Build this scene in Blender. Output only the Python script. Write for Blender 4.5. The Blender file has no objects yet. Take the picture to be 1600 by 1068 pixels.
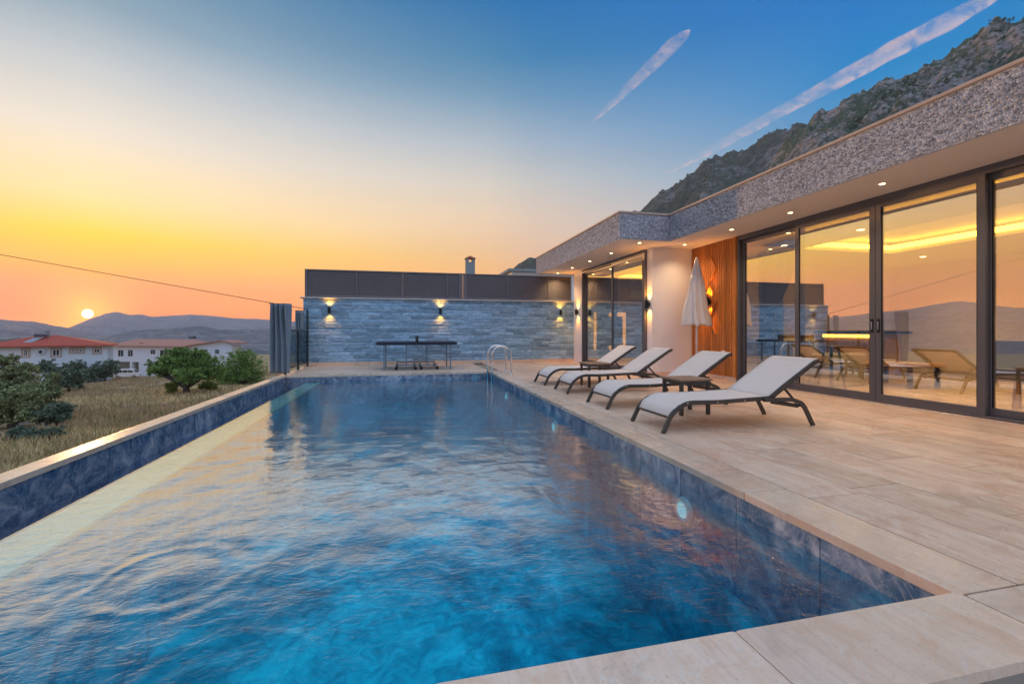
import bpy, bmesh, math, random
import numpy as np
from mathutils import Vector, Matrix
R = math.radians
rnd = random.Random(7)
nr = np.random.RandomState(11)
C = bpy.context.scene.collection
sc = bpy.context.scene

# ---------------------------------------------------------------- camera
PSI = R(13.3)
cam = bpy.data.cameras.new('camera'); cam.lens = 16.0; cam.sensor_width = 36.0
cam.shift_y = -0.0106; cam.clip_start = 0.05; cam.clip_end = 60000
co = bpy.data.objects.new('camera', cam); C.objects.link(co)
co.location = (0, 0, 1.0); co.rotation_euler = (R(90), 0, -PSI)
sc.camera = co
CP, SP = math.cos(PSI), math.sin(PSI)
def W(x, y, Z):
    """photo pixel + depth -> world point (used only to find where things stand)"""
    a = (x-800)/711.0
    return Vector((Z*(CP*a+SP), Z*(CP-SP*a), 1-(y-517)/711.0*Z))

# ---------------------------------------------------------------- world / sky
def lin(c): 
    return tuple(((v/255)/12.92 if v/255 <= .04045 else ((v/255+.055)/1.055)**2.4) for v in c)
SUN_AZ = R(-29.7); SUN_EL = R(1.6)
sun_dir = Vector((math.sin(SUN_AZ)*math.cos(SUN_EL), math.cos(SUN_AZ)*math.cos(SUN_EL), math.sin(SUN_EL)))
SKY = 1.0
w = bpy.data.worlds.new('World'); sc.world = w; w.use_nodes = True
nt = w.node_tree; nt.nodes.clear()
def N(t, **k):
    n = nt.nodes.new(t)
    for a, b in k.items():
        if a in ('inp',):
            for i, v in b.items():
                if isinstance(v, bpy.types.NodeSocket): nt.links.new(v, n.inputs[i])
                else: n.inputs[i].default_value = v
        else: setattr(n, a, b)
    return n
def M_(op, a, b=0.0, c=None, clamp=False):
    d = {0: a, 1: b}
    if c is not None: d[2] = c
    return N('ShaderNodeMath', operation=op, use_clamp=clamp, inp=d).outputs[0]
def ramp(fac, stops, interp='LINEAR'):
    n = N('ShaderNodeValToRGB', inp={0: fac}); cr = n.color_ramp; cr.interpolation = interp
    while len(cr.elements) < len(stops): cr.elements.new(.5)
    for e, (p, c) in zip(cr.elements, stops):
        e.position = p; e.color = (*c, 1)
    return n.outputs[0]
tc = N('ShaderNodeTexCoord').outputs['Generated']
sep = N('ShaderNodeSeparateXYZ', inp={0: tc})
zz = sep.outputs[2]
elev = M_('DIVIDE', M_('ARCSINE', zz), math.pi/2)          # -1..1
elc = M_('MAXIMUM', elev, 0.0)
hl = M_('SQRT', M_('MAXIMUM', M_('SUBTRACT', 1.0, M_('MULTIPLY', zz, zz)), 1e-5))
cosd = M_('DIVIDE', M_('ADD', M_('MULTIPLY', sep.outputs[0], math.sin(SUN_AZ)), M_('MULTIPLY', sep.outputs[1], math.cos(SUN_AZ))), hl)
HZ_S, HZ_T, HZ_L = 1.2e-4, 420.0, 4600.0      # air: density, top, reach
def st(l):
    r = []
    for e, c in l:
        L_ = min(HZ_L/math.cos(R(min(e, 80))), HZ_T/max(1e-3, math.sin(R(e)))); T = math.exp(-HZ_S*L_)
        r.append((e/90.0, tuple(max(0.0, (v*(1 if e >= 45 else .67)-(1-T)*i_)/T) for v, i_ in zip(lin(c), (.30, .27, .30)))))  # unseen sky overhead kept brighter than the low sky, to light the deck
    return r
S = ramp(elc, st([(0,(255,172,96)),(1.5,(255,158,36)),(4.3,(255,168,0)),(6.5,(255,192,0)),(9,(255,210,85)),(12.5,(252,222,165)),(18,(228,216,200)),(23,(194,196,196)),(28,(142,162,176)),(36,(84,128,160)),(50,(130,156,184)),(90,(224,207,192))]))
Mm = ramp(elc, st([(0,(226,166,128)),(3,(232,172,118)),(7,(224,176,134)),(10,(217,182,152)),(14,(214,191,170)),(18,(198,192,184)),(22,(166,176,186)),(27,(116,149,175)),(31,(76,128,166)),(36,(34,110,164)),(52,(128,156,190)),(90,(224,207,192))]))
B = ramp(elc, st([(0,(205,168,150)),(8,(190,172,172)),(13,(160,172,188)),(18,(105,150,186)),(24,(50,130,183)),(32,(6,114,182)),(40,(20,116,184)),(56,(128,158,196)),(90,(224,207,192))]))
K = ramp(elc, st([(0,(205,198,215)),(10,(205,214,238)),(30,(185,208,240)),(60,(182,200,226)),(90,(224,207,192))]))  # unseen sky behind the camera, brightened to light the terrace
def mixc(f, a, b):
    n = N('ShaderNodeMix', data_type='RGBA'); nt.links.new(f, n.inputs[0]); nt.links.new(a, n.inputs[6]); nt.links.new(b, n.inputs[7]); return n.outputs[2]
def mr(v, a, b, smooth=True):
    n = N('ShaderNodeMapRange', interpolation_type='SMOOTHSTEP' if smooth else 'LINEAR', inp={0: v, 1: a, 2: b, 3: 0.0, 4: 1.0}); return n.outputs[0]
dang = M_('MULTIPLY', M_('ARCCOSINE', M_('MINIMUM', M_('MAXIMUM', cosd, -1.0), 1.0)), 180/math.pi)
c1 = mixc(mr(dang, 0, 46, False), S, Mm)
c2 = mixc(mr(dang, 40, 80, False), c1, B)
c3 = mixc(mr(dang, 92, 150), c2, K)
# very soft high haze streaks
nz = N('ShaderNodeTexNoise', inp={'Vector': N('ShaderNodeMapping', inp={0: tc, 3: (1.2, 1.2, 7)}).outputs[0], 'Scale': 2.2, 'Detail': 3.0, 'Roughness': .5}).outputs[0]
streak = M_('ADD', M_('MULTIPLY', nz, .12), .94)
vm = N('ShaderNodeVectorMath', operation='SCALE'); nt.links.new(c3, vm.inputs[0]); nt.links.new(streak, vm.inputs['Scale'])
skycol = vm.outputs[0]
# sun disc and its glow
dt = N('ShaderNodeVectorMath', operation='DOT_PRODUCT', inp={0: tc, 1: sun_dir}).outputs['Value']
ang = M_('MULTIPLY', M_('ARCCOSINE', M_('MINIMUM', dt, 1.0)), 180/math.pi)
disc = N('ShaderNodeMapRange', interpolation_type='SMOOTHSTEP', inp={0: ang, 1: .40, 2: .33, 3: 0.0, 4: 1.0}).outputs[0]
glow = M_('POWER', M_('SUBTRACT', 1.0, mr(ang, 0, 7, False)), 3.0)
def addc(a, b, fac):
    s = N('ShaderNodeVectorMath', operation='SCALE'); s.inputs[0].default_value = b; nt.links.new(fac, s.inputs['Scale'])
    n = N('ShaderNodeVectorMath', operation='ADD'); nt.links.new(a, n.inputs[0]); nt.links.new(s.outputs[0], n.inputs[1]); return n.outputs[0]
skycol = addc(skycol, (.9, .38, .02), glow)
skycol = addc(skycol, (22, 17, 7), disc)
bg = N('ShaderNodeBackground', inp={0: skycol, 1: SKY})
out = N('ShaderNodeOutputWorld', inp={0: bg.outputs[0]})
w.cycles.sampling_method = 'MANUAL'; w.cycles.sample_map_resolution = 1024

# ---------------------------------------------------------------- sun
sl = bpy.data.lights.new('sun', 'SUN'); sl.energy = 1.5; sl.angle = R(1.0); sl.color = (1, .5, .2)
so = bpy.data.objects.new('sun', sl); C.objects.link(so)
so.rotation_euler = Vector(-sun_dir).to_track_quat('-Z', 'Y').to_euler()
vs = sc.view_settings; vs.view_transform = 'Standard'; vs.look = 'None'; vs.exposure = 0.82; vs.gamma = 1; vs.use_curve_mapping = False
sc.cycles.max_bounces = 8; sc.cycles.transparent_max_bounces = 12; sc.cycles.volume_bounces = 1
sc.cycles.caustics_reflective = False; sc.cycles.caustics_refractive = False
sc.cycles.sample_clamp_indirect = 4.0
sc.cycles.use_denoising = True

# ---------------------------------------------------------------- helpers
class MB:
    def __init__(s): s.v = []; s.f = []; s.m = []; s.mi = 0
    def add(s, vs, fs):
        n = len(s.v); s.v += [tuple(p) for p in vs]; s.f += [tuple(i+n for i in q) for q in fs]; s.m += [s.mi]*len(fs); return s
    def box(s, x0, y0, z0, x1, y1, z1):
        return s.add([(x0,y0,z0),(x1,y0,z0),(x1,y1,z0),(x0,y1,z0),(x0,y0,z1),(x1,y0,z1),(x1,y1,z1),(x0,y1,z1)],
            [(0,3,2,1),(4,5,6,7),(0,1,5,4),(1,2,6,5),(2,3,7,6),(3,0,4,7)])
    def hexa(s, p):    # 8 points, bottom ring then top ring
        return s.add(p, [(0,3,2,1),(4,5,6,7),(0,1,5,4),(1,2,6,5),(2,3,7,6),(3,0,4,7)])
    def bar(s, p, q, w, h=None, up=(0,0,1)):
        h = w if h is None else h
        p, q = Vector(p), Vector(q); d = (q-p).normalized(); u = Vector(up)
        if abs(d.dot(u)) > .98: u = Vector((1,0,0))
        a = d.cross(u).normalized()*w/2; b = a.cross(d).normalized()*h/2
        r = [p-a-b, p+a-b, p+a+b, p-a+b, q-a-b, q+a-b, q+a+b, q-a+b]
        return s.add(r, [(0,1,2,3),(7,6,5,4),(0,4,5,1),(1,5,6,2),(2,6,7,3),(3,7,4,0)])
    def sweep(s, path, prof, up=(0,1,0), cap=True):
        """profile (list of 2D) swept along path; frame from fixed up vector"""
        path = [Vector(p) for p in path]; n = len(prof); base = len(s.v); u0 = Vector(up)
        for i, p in enumerate(path):
            d = (path[min(i+1, len(path)-1)]-path[max(i-1, 0)]).normalized()
            a = u0 - d*d.dot(u0)
            if a.length < 1e-3: a = Vector((1,0,0)) - d*d.x
            a.normalize(); b = d.cross(a)
            for (x, y) in prof: s.v.append(tuple(p+a*x+b*y))
        k = 0
        for i in range(len(path)-1):
            for j in range(n):
                s.f.append((base+i*n+j, base+i*n+(j+1)%n, base+(i+1)*n+(j+1)%n, base+(i+1)*n+j)); k += 1
        if cap:
            s.f.append(tuple(base+j for j in reversed(range(n)))); s.f.append(tuple(base+(len(path)-1)*n+j for j in range(n))); k += 2
        s.m += [s.mi]*k; return s
    def tube(s, path, r, n=8, cap=True):
        path = [Vector(p) for p in path]; rs = r if isinstance(r, (list, tuple)) else [r]*len(path)
        base = len(s.v); pa = None; k = 0
        for i, p in enumerate(path):
            d = (path[min(i+1, len(path)-1)]-path[max(i-1, 0)]).normalized()
            if pa is None:
                a = d.orthogonal().normalized()
            else:
                a = (pa - d*d.dot(pa)).normalized()
            pa = a; b = d.cross(a)
            for j in range(n):
                t = 2*math.pi*j/n; s.v.append(tuple(p+(a*math.cos(t)+b*math.sin(t))*rs[i]))
        for i in range(len(path)-1):
            for j in range(n):
                s.f.append((base+i*n+j, base+i*n+(j+1)%n, base+(i+1)*n+(j+1)%n, base+(i+1)*n+j)); k += 1
        if cap:
            s.f.append(tuple(base+j for j in reversed(range(n)))); s.f.append(tuple(base+(len(path)-1)*n+j for j in range(n))); k += 2
        s.m += [s.mi]*k; return s
    def lathe(s, c, prof, n=16):
        """prof list of (r,z) about vertical axis at c"""
        base = len(s.v); c = Vector(c); k = 0
        for r, z in prof:
            for j in range(n):
                t = 2*math.pi*j/n; s.v.append((c.x+r*math.cos(t), c.y+r*math.sin(t), c.z+z))
        for i in range(len(prof)-1):
            for j in range(n):
                s.f.append((base+i*n+j, base+i*n+(j+1)%n, base+(i+1)*n+(j+1)%n, base+(i+1)*n+j)); k += 1
        s.f.append(tuple(base+j for j in reversed(range(n)))); s.f.append(tuple(base+(len(prof)-1)*n+j for j in range(n))); k += 2
        s.m += [s.mi]*k; return s
    def build(s, name, mat, parent=None, kind=None, bevel=0, smooth=False, org=None):
        me = bpy.data.meshes.new(name)
        o0 = Vector((0,0,0))
        if parent is not None: o0 = wloc(parent)
        if org is not None: o0 = Vector(org)
        me.from_pydata([tuple(Vector(p)-o0) for p in s.v], [], s.f)
        for m in (mat if isinstance(mat, (list, tuple)) else [mat]): me.materials.append(m)
        if isinstance(mat, (list, tuple)): me.polygons.foreach_set('material_index', s.m)
        if smooth: me.polygons.foreach_set('use_smooth', [True]*len(me.polygons))
        me.update()
        if bevel:
            bm = bmesh.new(); bm.from_mesh(me)
            es = [e for e in bm.edges if len(e.link_faces) == 2 and e.calc_face_angle(0) > .6]
            bmesh.ops.bevel(bm, geom=es, offset=bevel, segments=1, affect='EDGES', clamp_overlap=True)
            bm.to_mesh(me); bm.free()
        o = bpy.data.objects.new(name, me); C.objects.link(o)
        if parent is not None: o.parent = parent; o.location = (0,0,0)
        if org is not None: o.location = Vector(org) - (wloc(parent) if parent is not None else Vector((0,0,0)))
        if kind: o['kind'] = kind
        return o
def wloc(o):
    v = Vector(o.location)
    while o.parent: o = o.parent; v += o.location
    return v
def np_mesh(name, verts, faces, mat, parent=None, kind=None, smooth=False):
    me = bpy.data.meshes.new(name)
    verts = np.asarray(verts, dtype=np.float32); faces = np.asarray(faces, dtype=np.int32)
    if parent is not None: verts = verts - np.array(wloc(parent), dtype=np.float32)
    k = faces.shape[1]
    me.vertices.add(len(verts)); me.vertices.foreach_set('co', verts.ravel())
    me.loops.add(faces.size); me.loops.foreach_set('vertex_index', faces.ravel())
    me.polygons.add(len(faces)); me.polygons.foreach_set('loop_start', np.arange(0, faces.size, k, dtype=np.int32))
    me.polygons.foreach_set('loop_total', np.full(len(faces), k, dtype=np.int32))
    if smooth: me.polygons.foreach_set('use_smooth', np.ones(len(faces), dtype=bool))
    me.materials.append(mat); me.update(calc_edges=True); me.validate()
    o = bpy.data.objects.new(name, me); C.objects.link(o)
    if parent is not None: o.parent = parent
    if kind: o['kind'] = kind
    return o
def tag(o, label, cat, group=None):
    o['label'] = label; o['category'] = cat
    if group: o['group'] = group
    return o
def thing(name, label, cat, loc=(0,0,0), group=None):
    o = bpy.data.objects.new(name, None); C.objects.link(o); o.location = loc; o.empty_display_size = .2
    return tag(o, label, cat, group)
def copy_tree(o, parent=None):
    c = o.copy(); C.objects.link(c)
    if parent is not None: c.parent = parent
    for ch in list(o.children): copy_tree(ch, c)
    return c

# numpy noise
def _h(ix, iy, seed):
    n = (ix*374761393 + iy*668265263 + seed*1442695041) & 0xFFFFFFFF
    n = ((n ^ (n >> 13)) * 1274126177) & 0xFFFFFFFF
    return ((n ^ (n >> 16)) & 0xFFFF)/65535.0
def vnoise(x, y, seed=0):
    xi = np.floor(x).astype(np.int64); yi = np.floor(y).astype(np.int64); fx = x-xi; fy = y-yi
    fx = fx*fx*(3-2*fx); fy = fy*fy*(3-2*fy)
    a = _h(xi, yi, seed); b = _h(xi+1, yi, seed); c = _h(xi, yi+1, seed); d = _h(xi+1, yi+1, seed)
    return (a*(1-fx)+b*fx)*(1-fy)+(c*(1-fx)+d*fx)*fy
def fbm(x, y, oct=5, seed=0, ridged=False, gain=.5):
    s = 0; amp = 1; t = 0
    for i in range(oct):
        n = vnoise(x*2**i+17.3*i, y*2**i+9.1*i, seed+i)
        if ridged: n = 1-abs(2*n-1)
        s = s+n*amp; t += amp; amp *= gain
    return s/t

# ---------------------------------------------------------------- materials
class Mat:
    def __init__(s, name):
        s.m = bpy.data.materials.new(name); s.m.use_nodes = True; s.t = s.m.node_tree; s.t.nodes.clear()
        s.out = s.n('ShaderNodeOutputMaterial')
    def n(s, t, inp=None, **k):
        x = s.t.nodes.new(t)
        for a, b in k.items(): setattr(x, a, b)
        for i, v in (inp or {}).items():
            if isinstance(v, bpy.types.NodeSocket): s.t.links.new(v, x.inputs[i])
            else: x.inputs[i].default_value = v
        return x
    def pos(s, scale=(1,1,1), rand=0.0, rot=(0,0,0), obj=False):
        if obj: p = s.n('ShaderNodeTexCoord').outputs['Object']
        else: p = s.n('ShaderNodeNewGeometry').outputs['Position']
        if rand:
            r = s.n('ShaderNodeObjectInfo').outputs['Random']
            r3 = s.n('ShaderNodeTexWhiteNoise', {'W': r}, noise_dimensions='1D').outputs['Color']
            o = s.n('ShaderNodeVectorMath', {0: r3, 'Scale': rand}, operation='SCALE').outputs[0]
            p = s.n('ShaderNodeVectorMath', {0: p, 1: o}, operation='ADD').outputs[0]
        return s.n('ShaderNodeMapping', {0: p, 2: rot, 3: scale}).outputs[0]
    def noise(s, vec, scale, detail=4, rough=.55, dist=0.0, typ='Fac'):
        return s.n('ShaderNodeTexNoise', {'Vector': vec, 'Scale': scale, 'Detail': detail, 'Roughness': rough, 'Distortion': dist}).outputs[typ]
    def ramp(s, fac, stops):
        x = s.n('ShaderNodeValToRGB', {0: fac}); cr = x.color_ramp
        while len(cr.elements) < len(stops): cr.elements.new(.5)
        for e, (p, c) in zip(cr.elements, stops):
            e.position = p; e.color = (c, c, c, 1) if not hasattr(c, '__len__') else (*c, 1)
        return x.outputs[0]
    def mix(s, f, a, b, bt='MIX'):
        x = s.n('ShaderNodeMix', data_type='RGBA', blend_type=bt)
        for i, v in ((0, f), (6, a), (7, b)):
            if isinstance(v, bpy.types.NodeSocket): s.t.links.new(v, x.inputs[i])
            else: x.inputs[i].default_value = v if i == 0 else (*v, 1)
        return x.outputs[2]
    def math(s, op, a, b=0.0): return s.n('ShaderNodeMath', {0: a, 1: b}, operation=op).outputs[0]
    def scale(s, c, f):
        return s.n('ShaderNodeVectorMath', {0: c, 'Scale': f}, operation='SCALE').outputs[0]
    def hue(s, c, amt, sat=0.0):
        """per object brightness change"""
        r = s.n('ShaderNodeObjectInfo').outputs['Random']
        return s.scale(c, s.math('ADD', s.math('MULTIPLY', r, amt), 1-amt/2))
    def isl(s, c, amt):
        r = s.n('ShaderNodeNewGeometry').outputs['Random Per Island']
        return s.scale(c, s.math('ADD', s.math('MULTIPLY', r, amt), 1-amt/2))
    def bump(s, h, strength=.3, dist=.01):
        return s.n('ShaderNodeBump', {'Height': h, 'Strength': strength, 'Distance': dist}).outputs[0]
    def pbr(s, col, rough=.5, metal=0.0, bump=None, spec=.5, **k):
        inp = {'Base Color': col if isinstance(col, bpy.types.NodeSocket) else (*col, 1), 'Roughness': rough, 'Metallic': metal, 'Specular IOR Level': spec}
        if bump is not None: inp['Normal'] = bump
        inp.update(k)
        p = s.n('ShaderNodeBsdfPrincipled', inp); s.t.links.new(p.outputs[0], s.out.inputs[0]); return s.m
def simple(name, col, rough=.5, metal=0.0, nscale=6, namt=.25, bump=.1, bscale=40, spec=.5):
    m = Mat(name); p = m.pos()
    c = m.mix(m.noise(p, nscale, 5), tuple(v*(1-namt) for v in col), tuple(min(1, v*(1+namt)) for v in col))
    return m.pbr(c, rough, metal, m.bump(m.noise(p, bscale, 4), bump, .005), spec)

def travertine(name, a, b, c, rough=.42, sx=(5, .9, 5)):
    m = Mat(name); p = m.pos(sx, rand=30)
    n1 = m.noise(p, 1.6, 6, .6, .8); p2 = m.pos((1,1,1), rand=30)
    n2 = m.noise(p2, 3.5, 6, .65, 1.0); n3 = m.noise(p2, 30, 4, .6)
    col = m.mix(m.ramp(n1, [(.3, 0.0), (.7, 1.0)]), a, b)
    col = m.mix(m.ramp(n2, [(.50, 0.0), (.66, .75)]), col, c)
    # a few darker rust stains with a shape of their own
    n4 = m.noise(p2, 1.3, 5, .7, .6)
    col = m.mix(m.ramp(n4, [(.56, 0.0), (.68, .6)]), col, tuple(v*.62 for v in a))
    pit = m.noise(p2, 70, 3, .7); col = m.mix(m.ramp(pit, [(.60, 0.0), (.70, .45)]), col, tuple(v*.45 for v in a))
    band = m.noise(m.pos((sx[0]*3, sx[1]*1.2, 5), rand=30), 3.0, 5, .7, .4); col = m.mix(m.ramp(band, [(.50, 0.0), (.62, .35)]), col, tuple(v*.75 for v in a))
    vein = m.ramp(m.math('ABSOLUTE', m.math('SUBTRACT', m.noise(p2, 1.8, 5, .6, 1.5), .5)), [(0, .5), (.012, 0.0)])
    col = m.mix(vein, col, (.80, .72, .62))
    col = m.hue(col, .22)
    r = m.n('ShaderNodeMapRange', {0: n2, 1: .3, 2: .7, 3: rough-.1, 4: rough+.15}).outputs[0]
    return m.pbr(col, r, 0, m.bump(m.math('ADD', m.math('MULTIPLY', n1, .6), m.math('MULTIPLY', n3, .25)), .12, .01))
M = {}
M['trav'] = travertine('travertine', (.66,.45,.32), (.86,.67,.51), (.66,.40,.24))
M['trav_x'] = travertine('travertine_cross_cut', (.68,.49,.36), (.85,.68,.53), (.68,.44,.27), sx=(.9, 5, 5))
M['coping'] = travertine('coping_travertine', (.76,.55,.39), (.88,.69,.53), (.74,.48,.30), .26)
M['grout'] = simple('grout', (.33,.28,.23), .8)
M['paving'] = travertine('lower_paving', (.50,.42,.36), (.62,.54,.47), (.5,.4,.3))
def marble():
    m = Mat('blue_marble_tile'); p = m.pos((1,1,1), rand=20)
    n1 = m.noise(p, 4.2, 8, .68, 1.2); n2 = m.noise(p, 9, 6, .7, 1.5)
    col = m.ramp(n1, [(.28, (.02,.07,.15)), (.43, (.08,.15,.25)), (.54, (.26,.31,.40)), (.66, (.60,.61,.64))])
    v = m.ramp(m.math('ABSOLUTE', m.math('SUBTRACT', m.noise(p, 2.6, 7, .7, 2.2), .5)), [(0, .8), (.018, 0.0)])
    col = m.mix(v, col, (.42,.45,.5))
    g = m.ramp(n2, [(.62, 0.0), (.70, .8)])
    col = m.mix(g, col, (.30,.17,.06))
    col = m.hue(col, .35)
    return m.pbr(col, .16, 0, m.bump(n2, .03, .005))
M['marble'] = marble()
def basin():
    m = Mat('pool_basin_tile'); p = m.pos()
    n1 = m.noise(p, 1.1, 6, .6, .8); n2 = m.noise(p, 6, 5, .7, 1.0)
    col = m.ramp(m.math('ADD', m.math('MULTIPLY', n1, .65), m.math('MULTIPLY', n2, .35)),
                 [(.37, (.0,.13,.19)), (.5, (.0,.36,.45)), (.61, (.04,.70,.76))])
    return m.pbr(col, .3)
M['basin'] = basin()
def ledger():
    m = Mat('split_face_stone'); p = m.pos((1,1,3), rand=8)
    n1 = m.noise(p, 5, 6, .7, .5); n2 = m.noise(p, 26, 6, .75)
    col = m.ramp(n1, [(.28, (.11,.24,.37)), (.5, (.27,.46,.62)), (.72, (.54,.66,.76))])
    col = m.mix(m.ramp(n2, [(.5, 0.0), (.7, .5)]), col, (.62,.68,.74))
    col = m.hue(col, .6)
    return m.pbr(col, .75, 0, m.bump(m.math('ADD', n1, n2), .7, .02))
M['ledger'] = ledger()
def mosaic():
    m = Mat('fascia_stone_chips'); p = m.pos()
    n1 = m.noise(p, 40, 5, .7); r = m.n('ShaderNodeNewGeometry').outputs['Random Per Island']
    col = m.ramp(r, [(0, (.16,.18,.22)), (.3, (.42,.45,.52)), (.7, (.72,.74,.80)), (1, (.94,.95,.97))])
    col = m.mix(m.ramp(n1, [(.4, 0.0), (.65, .5)]), col, (.3,.3,.34))
    return m.pbr(col, .7, 0, m.bump(n1, .5, .008))
M['mosaic'] = mosaic()
M['stucco'] = simple('white_stucco', (.80,.80,.84), .8, nscale=2.5, namt=.04, bump=.12, bscale=150)
M['soffit'] = simple('soffit_paint', (.84,.76,.70), .8, nscale=2, namt=.03, bump=.05, bscale=120)
M['cap'] = simple('roof_cap', (.55,.42,.33), .5, nscale=8)
M['stonecap'] = simple('wall_cap_stone', (.62,.60,.57), .5, nscale=8)
def wood(name, a, b, rough=.42, sc=(30, 30, 1.5)):
    m = Mat(name); p = m.pos(sc, rand=15)
    n1 = m.noise(p, 1.2, 6, .65, .6); n2 = m.noise(m.pos((60,60,2.5), rand=9), 2, 4)
    col = m.mix(m.ramp(n1, [(.3, 0.0), (.7, 1.0)]), a, b)
    col = m.mix(m.ramp(n2, [(.5, 0.0), (.75, .45)]), col, tuple(v*.5 for v in a))
    kn = m.n('ShaderNodeTexVoronoi', {'Vector': m.pos((5,5,1.6), rand=15), 'Scale': 2.0}).outputs['Distance']
    col = m.mix(m.ramp(kn, [(.05, .7), (.13, 0.0)]), col, tuple(v*.35 for v in a))
    return m.pbr(m.hue(col, .45), rough, 0, m.bump(n1, .15, .004))
M['wood'] = wood('varnished_pine', (.42,.13,.025), (.66,.26,.06))
M['oak'] = wood('oak', (.42,.24,.11), (.60,.38,.20), .45)
M['tabletop'] = wood('table_top_wood', (.23,.13,.07), (.36,.21,.12), .4, (3, 30, 30))
M['frame'] = simple('anthracite_aluminium', (.14,.135,.15), .38, .3, nscale=3, namt=.1, bump=.02)
M['gasket'] = simple('black_gasket', (.012,.012,.013), .5, bump=.02)
M['louvre'] = simple('louvre_powder_coat', (.17,.15,.155), .65, .0, namt=.12, bump=.02)
M['black'] = simple('black_metal', (.015,.015,.016), .35, .4, bump=.02)
M['alu'] = simple('taupe_lounger_frame', (.085,.075,.066), .45, .3, namt=.12, bump=.02)
M['chrome'] = simple('stainless_steel', (.75,.75,.76), .12, 1.0, namt=.03, bump=.01)
M['steel'] = simple('painted_steel_tube', (.16,.22,.27), .4, .5, bump=.02)
M['tt_blue'] = simple('table_tennis_edge', (.012,.018,.04), .5, bump=.02)
M['rail'] = simple('railing_green_grey', (.035,.055,.06), .45, .2, bump=.03)
def sling():
    m = Mat('woven_sling'); p = m.pos()
    wv = m.n('ShaderNodeTexWave', {'Vector': p, 'Scale': 160.0}, wave_type='BANDS', bands_direction='Y').outputs['Fac']
    wu = m.n('ShaderNodeTexWave', {'Vector': p, 'Scale': 160.0}, wave_type='BANDS', bands_direction='X').outputs['Fac']
    n = m.noise(p, 4, 4)
    col = m.mix(n, (.80,.69,.60), (.88,.78,.69))
    col = m.mix(m.math('MULTIPLY', wv, .12), col, (.4,.36,.34))
    return m.pbr(col, .8, 0, m.bump(m.math('ADD', wv, wu), .12, .002))
M['sling'] = sling()
M['canvas'] = simple('umbrella_canvas', (.80,.77,.76), .85, nscale=5, namt=.06, bump=.2, bscale=60)
def cloth(name, a, b, sc=(14,14,.7)):
    m = Mat(name); n = m.noise(m.pos(sc), 1.0, 4, .6)
    return m.pbr(m.mix(n, a, b), .85, 0, m.bump(m.noise(m.pos(), 200, 2), .15, .002), **{'Sheen Weight': .2})
M['drape'] = cloth('grey_outdoor_curtain', (.14,.19,.23), (.26,.31,.36))
M['teal'] = cloth('teal_curtain', (.02,.12,.15), (.06,.24,.28))
M['navy'] = cloth('slate_curtain', (.05,.07,.11), (.12,.15,.21))
M['sheer'] = cloth('sheer_curtain', (.45,.47,.48), (.6,.62,.63))
M['beige_cloth'] = cloth('beige_upholstery', (.46,.38,.30), (.6,.52,.44))
M['grey_cloth'] = cloth('grey_upholstery', (.22,.22,.23), (.36,.36,.37))
def glass():
    m = Mat('solar_glass')
    tr = m.n('ShaderNodeBsdfTransparent', {0: (.94,.95,.95,1)}); gl = m.n('ShaderNodeBsdfGlossy', {0: (1,.98,.96,1), 1: 0.0})
    gl.inputs['Normal'].default_value = (0,0,0)
    wob = m.bump(m.noise(m.pos(), .7, 2), .05, .01)
    m.t.links.new(wob, gl.inputs['Normal'])
    lw = m.n('ShaderNodeLayerWeight', {0: .5}).outputs['Facing']
    f = m.n('ShaderNodeMapRange', {0: lw, 1: 0.0, 2: 1.0,  3: .30, 4: .92}).outputs[0]
    mx = m.n('ShaderNodeMixShader', {0: f, 1: tr.outputs[0], 2: gl.outputs[0]})
    m.t.links.new(mx.outputs[0], m.out.inputs[0]); return m.m
M['glass'] = glass()
def dark_glass():
    m = Mat('house_window_glass'); return m.pbr((.03,.04,.05), .08, 0)
M['dglass'] = dark_glass()
def emis(name, col, s):
    m = Mat(name); e = m.n('ShaderNodeEmission', {0: (*col, 1), 1: s}); m.t.links.new(e.outputs[0], m.out.inputs[0]); return m.m
M['led'] = emis('warm_led_strip', (1,.52,.04), 9)
M['led_dim'] = emis('amber_backlight', (1,.40,.03), 1.6)
M['bulb'] = emis('lamp_lens', (1,.72,.3), 7)
def water(name, body, bumpy=True):
    m = Mat(name)
    p = m.pos((1,1,1)); 
    if bumpy:
        n = m.math('ADD', m.math('MULTIPLY', m.noise(m.pos((1,1.5,1)), 9, 4, .6, .6), 1.0), m.math('MULTIPLY', m.noise(m.pos((1,1.4,1)), 26, 3, .6, .4), .35))
        nm = m.bump(n, .32, .010)
    else: nm = m.bump(m.noise(p, 3, 3), .3, .004)
    gl = m.n('ShaderNodeBsdfGlossy', {0: (1,1,1,1), 1: 0.03, 'Normal': nm})
    tr = m.n('ShaderNodeBsdfTransparent', {0: (*body, 1)})
    lw = m.n('ShaderNodeLayerWeight', {0: .5, 'Normal': nm}).outputs['Facing']
    f = m.ramp(lw, [(.38, .015), (.47, .03), (.54, .09), (.60, .29), (.67, .50), (.86, .53), (.97, .62), (1, .95)])
    mx = m.n('ShaderNodeMixShader', {0: f, 1: tr.outputs[0], 2: gl.outputs[0]})
    m.t.links.new(mx.outputs[0], m.out.inputs[0]); return m.m
M['water'] = water('pool_water', (.42,.88,.99))
M['trough_water'] = water('trough_water', (.7,.85,.95), False)
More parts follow.
